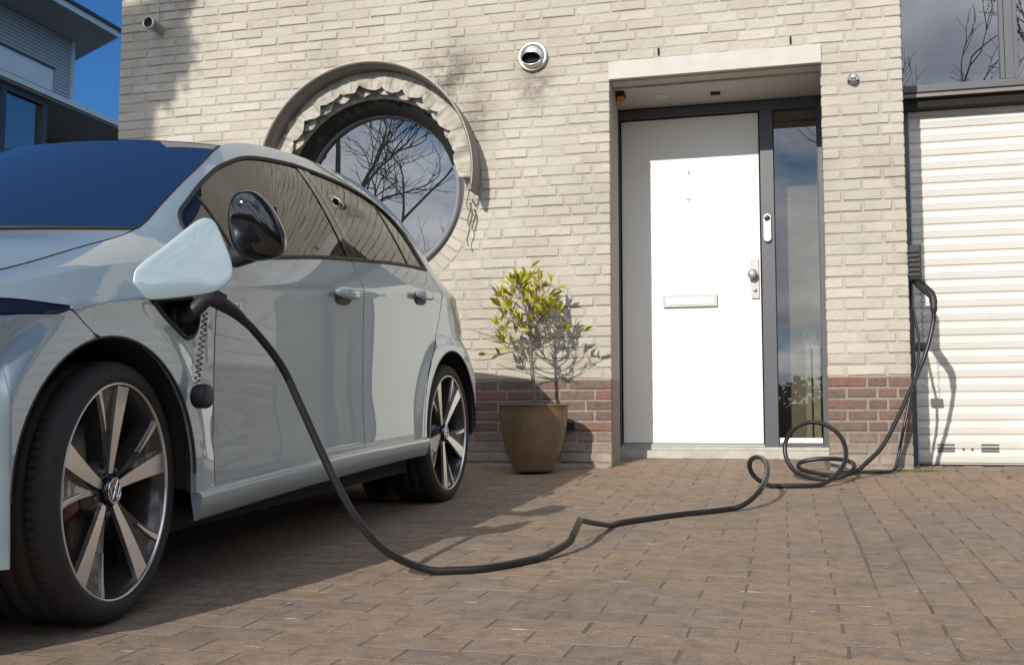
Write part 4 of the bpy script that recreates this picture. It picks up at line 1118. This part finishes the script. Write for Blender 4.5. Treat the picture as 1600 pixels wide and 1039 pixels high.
rearseam = pchip([.25, .30, .44, .60, .722, .85, .93, 1.0, 1.07], [2.215, 2.215, 2.232, 2.285, 2.385, 2.455, 2.478, 2.485, 2.47])
def zsillt(y): return zrock(y) + .018
lamptop = pchip([-.82, -.5, -.3, -.155, 0], [.745, .765, .772, .763, .763])
lampbot = pchip([-.82, -.5, -.3, -.2, -.155, 0], [.69, .722, .741, .746, .757, .757])
def fseam(y): return .757 - (y + .155) * .66     # bumper / fender seam below the lamp
def fend_bot(y):
    a = arch(y)
    if y < -.155: return lamptop(y) + .003
    b = fseam(y) + .002
    if y < -.05: return max(a, b) if a < b else a
    return max(a, zsillt(y))
def bump_top(y): return (lampbot(y) - .003) if y < -.155 else fseam(y) - .002
PORT = [(.171, .796), (.235, .803), (.380, .810), (.398, .785), (.398, .740), (.382, .715), (.354, .704), (.328, .709), (.278, .734), (.223, .763)]
for sg in (1, -1):
    d = sorted(set(arch_dist(-.80, FD, AF[0], AF[2], 40, 16) + ([i / 90 for i in range(60, 86)] if sg > 0 else [])))
    side_panel('front_fender', M['paint'], lambda z: -.80, lambda z: seamF(z) - GAP / 2, fend_bot, zb, d, nt=40 if sg > 0 else 20, sgn=sg, hole=PORT if sg > 0 else None)
    dd = [0, .001, .004, .01, .02, .035, .055, .08, .11, .15, .2, .26, .32, .38] + [(y + .872) / (.872 - .058) for y in sorted(set([-.54 + .02 * i for i in range(25)] + [AF[0] - AF[2] * (1 - .0002 * k * k) for k in range(12)] + [AF[0] - AF[2] - .0008])) if -.55 < y < -.058] + [1]
    bp = side_panel('front_bumper', M['paint'], lambda z: -.872, lambda z: -.058, lambda y: max(arch(y), zrock(y)), bump_top, sorted(dd), nt=20, sgn=sg)
    side_panel('headlamp', M['lamp'], lambda z: -.80, lambda z: -.157, lampbot, lamptop, lin(30), nt=6, sgn=sg, off=-.004)
    fdoor = side_panel('front_door', M['paint'], lambda z: seamF(z) + GAP / 2, lambda z: seamB(z) - GAP / 2, zsillt, zb, lin(40), nt=34, sgn=sg)
    rdist = sorted(set(lin(30) + [1 - .002 * i for i in range(10)]))
    rdoor = side_panel('rear_door', M['paint'], lambda z: seamB(z) + GAP / 2, lambda z: seamR(z) - GAP / 2, zsillt, zb, rdist, nt=34, sgn=sg)
    # quarter panel behind the rear door
    P = []; nt = 30
    ysq = sorted(set([2.2 + i * .02 for i in range(60)] + [AR[0] + AR[2] * math.cos(math.pi * k / 30) for k in range(31)] + [AR[0] - AR[2] * (1 - .0002 * k * k) for k in range(10)] + [AR[0] + AR[2] * (1 - .0002 * k * k) for k in range(10)] + [AR[0] + AR[2] + .001] + [3.3 + i * .007 for i in range(12)]))
    ysq = [y for y in ysq if 2.218 < y < 3.384]
    def qbot(y): return max(arch(y), .30 if y > 2.9 else (.302))
    mb = MB(); cols = []
    for y in ysq:
        zl = qbot(y)
        # stay behind the door seam
        zz = [zl + (zb(y) - zl) * j / nt for j in range(nt + 1)]
        cols.append([(S(y, z) * sg, y, z) for z in zz])
    vs = []; fs = []; m_ = nt + 1
    for c_ in cols: vs += c_
    # snap to the seam: faces in front of it are dropped, first kept column is moved onto it
    for i, y in enumerate(ysq):
        for j in range(m_):
            z = cols[i][j][2]; ys_ = seamR(z) + GAP / 2
            if y < ys_ and i + 1 < len(ysq) and ysq[min(i + 1, len(ysq) - 1)] > ys_ - 1e-6:
                vs[i * m_ + j] = (S(ys_, z) * sg, ys_, z)
    for i in range(len(ysq) - 1):
        for j in range(nt):
            q = (i * m_ + j, (i + 1) * m_ + j, (i + 1) * m_ + j + 1, i * m_ + j + 1)
            if all(vs[a][1] >= seamR(vs[a][2]) + GAP / 2 - 1e-4 for a in q): fs.append(q if sg > 0 else q[::-1])
    mb.add(vs, fs, True); mb.build('quarter_panel', M['paint'], car)
    # dark band closing panel gaps from inside
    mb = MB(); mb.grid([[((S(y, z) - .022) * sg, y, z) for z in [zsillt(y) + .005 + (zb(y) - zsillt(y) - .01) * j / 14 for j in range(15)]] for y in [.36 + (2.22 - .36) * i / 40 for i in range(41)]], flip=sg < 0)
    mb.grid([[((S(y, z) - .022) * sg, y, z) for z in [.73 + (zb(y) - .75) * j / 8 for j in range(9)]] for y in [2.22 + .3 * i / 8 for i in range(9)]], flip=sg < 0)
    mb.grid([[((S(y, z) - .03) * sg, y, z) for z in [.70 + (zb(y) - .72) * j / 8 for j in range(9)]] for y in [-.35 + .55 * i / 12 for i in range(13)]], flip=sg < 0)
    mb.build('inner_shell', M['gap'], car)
    # sill
    sp = [(.866, .028), (.895, .020), (.9035, .012), (.9045, .004), (.899, -.020), (.890, -.052), (.880, -.060), (.84, -.062)]
    ys_ = [.384 + (2.258 - .384) * i / 30 for i in range(31)]
    mb = MB(); mb.grid([[(x * sg, y, zrock(y) + h) for x, h in sp] for y in ys_], flip=sg > 0)
    for y in (ys_[0], ys_[-1]): mb.add([(x * sg, y, zrock(y) + h) for x, h in sp[:-1]], [tuple(range(7))])
    mb.build('sill', M['paint'], car)
    # upper side: from the shoulder to the bonnet line, pillars and roof rail
    ysu = sorted(set([-.80, -.76, -.7] + [-.65 + .05 * i for i in range(22)] + [.45 + .02 * i for i in range(100)] + [2.38 + .005 * i for i in range(16)] + [2.46 + .03 * i for i in range(25)] + [3.215]))
    ysu = [y for y in ysu if y <= 3.216]
    NV = 14
    def patch(ylo, yhi, vlo, vhi, nm, mat, inset=0., nv=NV, parent=None):
        yy_ = [y for y in ysu if ylo < y < yhi]; yy_ = [ylo] + yy_ + [yhi]
        mb = MB(); G = []
        for y in yy_:
            a, b_ = vlo(y), vhi(y)
            G.append([tuple((UP(y, a + (b_ - a) * j / nv)[0] - inset, y, UP(y, a + (b_ - a) * j / nv)[2])[q] * (sg if q == 0 else 1) for q in range(3)) for j in range(nv + 1)])
        mb.grid(G, flip=sg < 0); return mb.build(nm, mat, parent or car)
    patch(-.80, .383, lambda y: 0, lambda y: 1, 'fender_shoulder', M['paint'])
    patch(.383, 3.215, vw, lambda y: 1, 'side_frame', M['paint'])
    # glass panes with black divisions
    def zof(y, v): return UP(y, v)[2]
    bx0, bx1 = 1.535, 1.625      # middle pillar
    for (ya, yb, nm) in ((.505, .70, 'quarter_light'), (.712, 1.535, 'front_side_window'), (1.625, 2.205, 'rear_side_window'), (2.22, 2.444, 'rear_quarter_light')):
        patch(ya, yb, lambda y: .004, lambda y: max(.005, vw(y) - .012), nm, M['carglass'], inset=.005, nv=8)
    patch(.505, 2.452, lambda y: 0, lambda y: vw(y), 'window_backing', M['gap'], inset=.011, nv=6)
    patch(bx0 - .004, 1.576, lambda y: .0, lambda y: vw(y) - .004, 'pillar_cover', M['blackgloss'], inset=.001, nv=5)
    patch(1.582, bx1 + .004, lambda y: .0, lambda y: vw(y) - .004, 'pillar_cover', M['blackgloss'], inset=.001, nv=5)
    patch(.700, .712, lambda y: .0, lambda y: vw(y) - .004, 'window_divider', M['black'], inset=.002, nv=4)
    patch(2.205, 2.220, lambda y: .0, lambda y: vw(y) - .004, 'window_divider', M['black'], inset=.002, nv=4)
    # rubber trim round the whole window band
    top_ = [UP(y, vw(y)) for y in [.51 + (2.451 - .51) * i / 90 for i in range(91)]]
    low_ = [UP(y, 0.006) for y in [2.451 - (2.451 - .50) * i / 50 for i in range(51)]]
    MB().tube([((x - .001) * sg, y, z) for x, y, z in top_], .0075, 6).build('window_trim', M['black'], car)
    MB().tube([((x - .0005) * sg, y, z) for x, y, z in low_], .0085, 6).build('waist_trim', M['black'], car)
    # door handles
    for (dy, dz, door) in ((1.372, .886, fdoor), (2.190, .931, rdoor)):
        xs = S(dy, dz)
        hb2 = MB(); n = 16; G = []
        for i in range(n + 1):
            t = i / n; y = dy - .105 + .21 * t; e = max(.02, 1 - abs(2 * t - 1) ** 3.2) ** .5
            xc_, hz = xs + .012 + .016 * e, .0185 * e + .003
            G.append([((xc_ + .013 * math.cos(2 * math.pi * k / 12) * e) * sg, y, dz + .004 + hz * math.sin(2 * math.pi * k / 12)) for k in range(13)])
        hb2.grid(G, flip=sg > 0); hb2.build('door_handle', M['paint'], door)
        cup = MB(); cup.lathe([(.001, 0), (.038, .0), (.046, .002)], (0, 0, 0), 'X', 24)
        cup.v = [((xs + .0012 + p[0] * .3) * sg, dy + p[1] * 1.55, dz - .006 + p[2] * .72) for p in cup.v]
        cup.build('handle_cup', M['plasticblack'], door)
    # mirror
    mr = part_empty('mirror', car)
    G = []; NU, NW = 28, 18
    for i in range(NU + 1):
        u = 2 * math.pi * i / NU; row_ = []
        for j in range(NW + 1):
            w = -math.pi / 2 + math.pi * j / NW
            sp_ = lambda v, e: math.copysign(abs(v) ** e, v)
            a = sp_(math.cos(w), .75) * sp_(math.cos(u), .72); b_ = sp_(math.cos(w), .75) * sp_(math.sin(u), .85); c_ = sp_(math.sin(w), .8)
            x = a * .070; z = c_ * .102; y = b_ * .050
            x *= 1 - .20 * (z / .086) * (1 if z > 0 else .9) ; x += .018 * (z / .086) * -1
            y -= .010 * (z / .086) - .02 * (x / .098)
            z += .012 * (x / .098)
            row_.append(((.982 + x) * sg, .548 + y, 1.030 + z))
        G.append(row_)
    hs = MB(); hs.grid(G, flip=sg < 0); hs.build('housing', M['blackgloss'], mr)
    hs = MB(); hs.tube([(.83 * sg, .60, .955), (.90 * sg, .585, .945), (.96 * sg, .57, .962), (.99 * sg, .565, .985)], [.030, .030, .036, .032], 12); hs.build('arm', M['plasticblack'], mr)
    mg = MB(); mg.add([((.982 + a) * sg, .601, 1.03 + b_) for a, b_ in ((-.05, -.06), (.05, -.06), (.04, .06), (-.035, .06))], [(0, 1, 2, 3)]); mg.build('mirror_glass', M['chrome'], mr)
    # base plate triangle at the front of the window
    MB().tube([(UP(y, .02)[0] * sg + .002 * sg, y, UP(y, .02)[2] + .004) for y in (.50, .56, .64, .70)], [.010, .018, .018, .010], 8).build('mirror_base', M['plasticblack'], mr)
    # wheel arch liners
    for (a, b_, r) in (AF, AR):
        mb = MB(); nn = 30
        mb.grid([[(x * sg, a + (r + .0) * math.cos(t_), b_ + (r + .0) * math.sin(t_)) for x in (.55, .70, .84, .872)] for t_ in [-.12 + (math.pi + .24) * k / nn for k in range(nn + 1)]])
        mb.lathe([(.0, .55 * sg), (r, .55 * sg)], (0, a, b_), 'X', 24); mb.build('arch_liner', M['gap'], car)
        rim_ = [((S(a + (r) * math.cos(t_), b_ + r * math.sin(t_)) - .003) * sg, a + (r - .002) * math.cos(t_), b_ + (r - .002) * math.sin(t_)) for t_ in [.0 + (math.pi) * k / 50 for k in range(51)]]
        MB().tube(rim_, .0045, 6).build('arch_lip', M['plasticblack'], car)

# ---- bonnet, windscreen, roof, tail
def cross(E, C, n, q_n=16, px=2.2, pz=2.4):
    G = []
    for i in range(n + 1):
        r = i / n; e, c_ = E(r), C(r); rowp = []
        for j in range(-q_n, q_n + 1):
            q = j / q_n; a = abs(q)
            rowp.append((e[0] * q, c_[0] + (e[1] - c_[0]) * a ** px, c_[1] + (e[2] - c_[1]) * a ** pz))
        G.append(rowp)
    return G
def Eh(r):
    y = -.80 + (.378 + .80) * r; u = Up(y); k = .006
    return (u[0] - k, u[1], u[2] - .001)
hc_z = pchip([-.93, -.8, -.5, -.2, .1], [.70, .79, .885, .955, 1.000])
def Ch(r): y = -.915 + (.085 + .915) * r; return (y, hc_z(y))
G = cross(Eh, Ch, 40, 20, 2.0, 2.2)
for i, rowp in enumerate(G):        # raised power-crease on either side of the bonnet
    for j, p in enumerate(rowp):
        a = abs(p[0]); rr_x = .47 + .12 * (i / 40)
        rowp[j] = (p[0], p[1], p[2] + .010 * math.exp(-((a - rr_x) / .06) ** 2) * math.sin(math.pi * min(1, i / 40 * 1.1 + .05)))
mb = MB(); mb.grid(G); mb.build('bonnet', M['paint'], car)
for sg in (1, -1):
    MB().tube([((Up(y)[0] - .003) * sg, y, Up(y)[2] + .0005) for y in [-.8 + 1.17 * i / 50 for i in range(51)]], .0022, 5).build('bonnet_gap', M['gap'], car)
def Ew(r): y = .386 + (1.050 - .386) * r; u = Up(y); return (u[0] - .004, u[1], u[2])
def Cw(r): y = .10 + (.965 - .10) * r; return (y, 1.005 + (1.418 - 1.005) * (r ** .93))
mb = MB(); G = cross(Ew, Cw, 24, 20, 2.1, 2.3); mb.grid(G); mb.build('windscreen', M['windscreen'], car)
MB().tube([(p[0] , p[1] - .002, p[2] + .001) for p in G[0]], .006, 6).build('cowl_seal', M['black'], car)
for sg in (1, -1): MB().tube([((Up(y)[0] + .0) * sg, y, Up(y)[2] + .0005) for y in [.386 + .66 * i / 20 for i in range(21)]], .0035, 6).build('windscreen_seal', M['black'], car)
def Er(r): y = 1.056 + (3.02 - 1.056) * r; u = Up(y); return (u[0], u[1], u[2])
rz_ = pchip([.97, 1.2, 1.5, 2.0, 2.5, 2.9, 3.10], [1.419, 1.443, 1.462, 1.468, 1.436, 1.345, 1.26])
def Cr(r): y = .972 + (3.10 - .972) * r; return (y, rz_(y))
mb = MB(); mb.grid(cross(Er, Cr, 50, 16, 2.2, 2.6)); mb.build('roof', M['paint'], car)
def Et(r): y = 3.02 + (3.216 - 3.02) * r; u = Up(y); return u
def Ct(r): return (3.10 + .14 * r, 1.26 - (1.26 - 1.06) * r)
mb = MB(); mb.grid(cross(Et, Ct, 12, 14, 2.2, 2.4)); mb.build('rear_window', M['carglass'], car)
mb = MB(); G = []
for i in range(15):
    z = 1.062 - (1.062 - .32) * i / 14; y0_ = 3.214; 
    G.append([( (lambda q: (math.copysign(abs(q) ** .9, q)) * S(3.214, min(z, zb(3.214))))(j / 16), 3.214 + .165 * (1 - abs(j / 16) ** 2.4) * (1 - .35 * sstep(.75, 1.06, z)), z) for j in range(-16, 17)])
mb.grid(G, flip=True); mb.build('tailgate', M['paint'], car)
# front face, grille, underside
mb = MB(); mb.add([(-.55, -.868, .24), (.55, -.868, .24), (.5, -.880, .62), (-.5, -.880, .62)], [(0, 1, 2, 3)]); mb.build('grille', M['plasticblack'], car)
mb = MB().box((-.80, .38, .17), (.80, 2.24, .24)); mb.box((-.55, -.80, .2), (.55, .40, .24)); mb.box((-.55, 2.2, .2), (.55, 3.3, .34)); mb.build('underbody', M['gap'], car)
mb = MB(); mb.box((-.60, .42, .24), (.60, 2.2, .80)); mb.box((-.5, 2.1, .34), (.5, 3.2, .8)); mb.box((-.5, -.7, .24), (.5, .42, .78)); mb.build('cabin_floor', M['gap'], car)
mb = MB(); mb.tube([(.0, 3.28, .42), (.0, 3.30, .42)], .02, 8); mb.build('tow_cover', M['plasticblack'], car)

# ---- charging flap, port and plug
FL = [(.867, .120, .846), (.869, .125, .868), (.881, .139, .891), (.913, .169, .926), (.948, .203, .968), (.972, .226, .996), (.986, .239, 1.009), (.999, .249, 1.013), (1.014, .259, 1.007), (1.025, .265, .988), (1.040, .269, .951), (1.053, .272, .917), (1.061, .273, .888), (1.063, .270, .862), (1.055, .260, .840), (1.036, .242, .821), (1.008, .220, .811), (.967, .187, .803), (.923, .153, .797), (.896, .133, .797), (.879, .122, .808), (.870, .119, .826)]
FLs = [tuple(p) for p in catmull(FL + [FL[0]], 3)[:-1]]
cF = Vector((.975, .205, .875)); nF = (Vector(FLs[40]) - Vector(FLs[0])).cross(Vector(FLs[20]) - Vector(FLs[0])).normalized()
if nF.y > 0: nF = -nF
mb = MB(); n = len(FLs); rings = []
for k, (s, o) in enumerate(((1.0, 0.0), (1.0, .002), (.995, .0032), (.975, .0038), (.85, .0045), (.70, .005), (.5, .0055), (.25, .006))):
    rings.append([cF + (Vector(p) - cF) * s + nF * o for p in FLs])
for r_ in rings:       # light crease where the flank's line crosses the flap
    for i, p in enumerate(r_):
        h = (p.z - (.838 - .06 * (p.x - .9))); r_[i] = p + nF * (-.006 * max(0, -h) / .04 if h < 0 else 0)
vs = [p for r_ in rings for p in r_]; fs = []
for a in range(len(rings) - 1):
    for i in range(n): fs.append((a * n + i, a * n + (i + 1) % n, (a + 1) * n + (i + 1) % n, (a + 1) * n + i))
vs.append(sum(rings[-1], Vector()) / n); L_ = len(rings) - 1
for i in range(n): fs.append((L_ * n + i, L_ * n + (i + 1) % n, len(vs) - 1))
mb.add(vs, fs, True); mb.add(rings[0], [tuple(range(n))])
mb.build('charging_flap', M['paint'], car, fix=True)
MB().tube([(.862, .21, .778), (.885, .175, .795), (.915, .165, .815), (.94, .19, .83)], [.014, .013, .012, .010], 8).build('flap_hinge', M['plasticblack'], car)
rimp = [((S(y, z)) , y, z) for y, z in [(p.x, p.y) for p in catmull([(a, b_, 0) for a, b_ in PORT + [PORT[0]]], 5)]]
port = MB().tube(rimp, .0065, 6, caps=False).build('charging_port', M['plasticblack'], car)
inner = [(x - .055, y + (.29 - y) * .25, z + (.765 - z) * .2) for x, y, z in rimp]
mb = MB(); k = len(rimp); mb.add([(x, y, z) for x, y, z in rimp] + inner, [(i, (i + 1) % k, k + (i + 1) % k, k + i) for i in range(k - 1)] + [tuple(range(k, 2 * k - 1))]); mb.build('port_well', M['plasticblack'], port)
MB().lathe([(.001, .86), (.026, .86), (.030, .874), (.033, .874), (.033, .85)], (0, .335, .757), 'X', 28).build('socket', M['plasticblack'], port)
MB().lathe([(.001, .852), (.012, .852), (.014, .858), (.012, .861)], (0, .352, .730), 'X', 16).build('pin_cover', M['blackgloss'], port)
MB().tube([(.893, .396, .80), (.896, .399, .775)], .004, 6).build('port_light', M['chrome'], port)
MB().lathe([(.001, .915), (.030, .915), (.033, .921), (.033, .948), (.030, .953), (.012, .955), (.001, .955)], (0, .336, .545), 'X', 28).build('dust_cap', M['plasticblack'], car)
cc = [(.912 + .007 * math.sin(k * .85), .392 - .0005 * k + .009 * math.cos(k * .85) * (1 if k > 6 else k / 6), .775 - .0021 * k) for k in range(94)]
MB().tube(cc, .0019, 5).build('coil_cord', M['rubber'], car)
# badge letters low on the flank ahead of the door
def txt(s, size, mat, name, parent, ml, ext=.0008):
    cu_ = bpy.data.curves.new(name, 'FONT'); cu_.body = s; cu_.size = size; cu_.extrude = ext; cu_.align_x = 'CENTER'; cu_.align_y = 'CENTER'
    to = bpy.data.objects.new(name, cu_); SC.collection.objects.link(to)
    dg = bpy.context.evaluated_depsgraph_get(); me = bpy.data.meshes.new_from_object(to.evaluated_get(dg)); bpy.data.objects.remove(to)
    me.materials.clear(); me.materials.append(mat); o = link(name, me, parent); o.matrix_local = ml; return o
txt('GTE', .042, M['steel'], 'badge', car, Matrix.Translation((S(.60, .80) + .0022, .60, .797)) @ Matrix.Rotation(math.pi / 2, 4, 'Z') @ Matrix.Rotation(math.pi / 2, 4, 'X'))

plug = thing('car_plug', 'black plug handle pushed into the charging port of the car', 'plug', tuple(carfwd @ Vector((.92, .37, .78))))
po = carfwd @ Vector((.92, .37, .78))
p_ = [carfwd @ Vector(q) for q in [(.862, .335, .757), (.885, .340, .765), (.910, .350, .785)]] + [Vector(q) for q in [(-.425, -3.868, .052), (-.405, -3.83, .042), (-.388, -3.785, .022), (-.375, -3.755, .0), (-.364, -3.73, -.018)]]
pp = catmull(p_, 5); rr2 = [.022 if i < 8 else (.0215 if i < 14 else (.0205 if i < 20 else max(.0118, .0205 - .0008 * (i - 20)))) for i in range(len(pp))]
MB().tube(pp, rr2, 16).build('handle', M['plasticblack'], plug, loc=tuple(-po))
MB().tube([p + Vector((.0, 0, .022)) for p in pp[14:22]], .010, 8).build('grip_button', M['plasticblack'], plug, loc=tuple(-po))

# ---- wheels
def wheel_parts(root, sg):
    """built round the hub at the origin, outer face towards +X*sg"""
    o_ = lambda mb, n, m, p=None: mb.build(n, m, p or root)
    sc = lambda pts: [(r, x * sg) for r, x in pts]
    tp = [(.262, -.205), (.295, -.212), (.310, -.205), (.3185, -.190), (.3195, -.15)]
    for gx in (-.150, -.105, -.060): tp += [(.3195, gx - .006), (.312, gx - .004), (.312, gx + .004), (.3195, gx + .006)]
    tp += [(.3195, -.03), (.318, -.016), (.311, -.004), (.298, .004), (.283, .006), (.268, .001), (.262, -.006)]
    ty = o_(MB().lathe(sc(tp), (0, 0, 0), 'X', 72), 'tyre', M['tyre'])
    tb = MB()
    for k in range(90):     # tread blocks on the shoulder
        a = 2 * math.pi * k / 90
        tb.lathe(sc([(.3175, -.022), (.3203, -.034), (.3203, -.050)]), (0, 0, 0), 'X', 2, a0=a, a1=a + .045)
        tb.lathe(sc([(.3203, -.160), (.3203, -.175), (.3175, -.195)]), (0, 0, 0), 'X', 2, a0=a, a1=a + .045)
    o_(tb, 'tread', M['tyre'], ty)['kind'] = 'stuff'
    rim = o_(MB().lathe(sc([(.264, -.20), (.25, -.19), (.235, -.12), (.232, -.06), (.246, -.012), (.250, -.006)]), (0, 0, 0), 'X', 64), 'rim', M['rimdark'])
    o_(MB().lathe(sc([(.2525, -.010), (.2522, -.001), (.2545, .002), (.2575, .002), (.2605, -.002), (.2615, -.006)]), (0, 0, 0), 'X', 80), 'rim_lip', M['rimsilver'], rim)
    o_(MB().lathe(sc([(.03, -.10), (.155, -.10), (.158, -.112)]), (0, 0, 0), 'X', 48), 'brake_disc', M['disc'])
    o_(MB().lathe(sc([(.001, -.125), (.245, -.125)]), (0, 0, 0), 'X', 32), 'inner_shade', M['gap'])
    mb = MB(); mb.lathe(sc([(.10, -.05), (.165, -.05), (.170, -.11), (.10, -.11)]), (0, 0, 0), 'X', 10, a0=2.5, a1=3.5); o_(mb, 'brake_caliper', M['caliper'])
    def P(r, ang, x):   # ang clockwise from the top as seen from outside
        a = math.radians(ang) ; return (x * sg, r * math.sin(a), r * math.cos(a))
    for k in range(5):
        b0 = 72 * k
        # dark wide spoke body
        mb = MB(); rs = [.045, .075, .11, .15, .19, .225, .251]; G = []
        for r in rs:
            t = (r - .045) / .206; a1 = b0 + (10.2 * t - 22 * (1 - t)) + 6 * (1 - t); a2 = b0 - 25 * t - 14 * (1 - t) - 8 * (1 - t) ** 2
            xf = -.030 + .022 * t
            G.append([P(r, a1, xf - .045), P(r, a1, xf), P(r, a1 * .5 + a2 * .5 + 4, xf - .009 * math.sin(t * 2.6)), P(r, a2, xf), P(r, a2, xf - .045)])
        mb.grid(G, smooth=False); sp_o = o_(mb, 'spoke', M['rimdark'])
        # bright machined face on its trailing edge
        mb = MB(); G = []
        for r in [.042 + .209 * i / 8 for i in range(9)]:
            t = (r - .042) / .209; w = .0095 + .0175 * t ** .9; ce = 4.6 * t + 2 * (1 - t); aw_ = math.degrees(w / r)
            xf = -.024 + .021 * t
            G.append([P(r, b0 + ce - aw_, xf - .01), P(r, b0 + ce - aw_, xf), P(r, b0 + ce + aw_, xf), P(r, b0 + ce + aw_, xf - .012)])
        mb.grid(G, smooth=False); o_(mb, 'spoke_face', M['rimsilver'], sp_o)
        mb = MB(); G = []
        for r in [.150 + .101 * i / 5 for i in range(6)]:
            t = (r - .15) / .101; w = .0015 + .0062 * t; aw_ = math.degrees(w / r); xf = -.013 + .010 * t; c_ = b0 - 17 - 4.5 * t
            G.append([P(r, c_ - aw_, xf - .01), P(r, c_ - aw_, xf), P(r, c_ + aw_, xf), P(r, c_ + aw_, xf - .01)])
        mb.grid(G, smooth=False); o_(mb, 'spoke_edge', M['rimsilver'], sp_o)
        a = math.radians(b0 + 36)
        o_(MB().lathe(sc([(.001, -.026), (.008, -.026), (.009, -.04)]), (0, .056 * math.sin(a), .056 * math.cos(a)), 'X', 8), 'wheel_bolt', M['rimdark'])
    o_(MB().lathe(sc([(.001, -.030), (.070, -.038), (.080, -.06)]), (0, 0, 0), 'X', 30), 'hub', M['rimdark'])
    cap = o_(MB().lathe(sc([(.001, -.012), (.030, -.012), (.0335, -.016), (.034, -.035)]), (0, 0, 0), 'X', 36), 'centre_cap', M['blackgloss'])
    em = MB(); em.lathe(sc([(.0275, -.0118), (.0280, -.0102), (.0305, -.0102), (.0310, -.0118)]), (0, 0, 0), 'X', 40)
    def stroke(pts, w=.0022):
        for a, b_ in zip(pts[:-1], pts[1:]):
            em.tube([(-.0112 * sg, a[0] * sg, a[1]), (-.0112 * sg, b_[0] * sg, b_[1])], w, 6)
    stroke([(-.012, .024), (0, .002), (.012, .024)]); stroke([(-.024, .012), (-.011, -.022), (0, .001), (.011, -.022), (.024, .012)])
    o_(em, 'emblem', M['chrome'], cap)
for (wy, sg, st, rot) in ((0.058, 1, 7.0, 2), (0.058, -1, 7.0, 30), (2.62, 1, 0, 40), (2.62, -1, 0, 10)):
    w = part_empty('wheel', car, (.869 * sg, wy, .320), (0, 0, math.radians(st)))
    w.rotation_mode = 'ZYX' if False else 'XYZ'
    w.rotation_euler = (Matrix.Rotation(math.radians(st), 3, 'Z') @ Matrix.Rotation(math.radians(-rot), 3, 'X')).to_euler()
    wheel_parts(w, sg)
    for ch in w.children:
        if ch.name.split('.')[0] not in ('tyre',): ch.scale = (1, 1.03, 1.03)
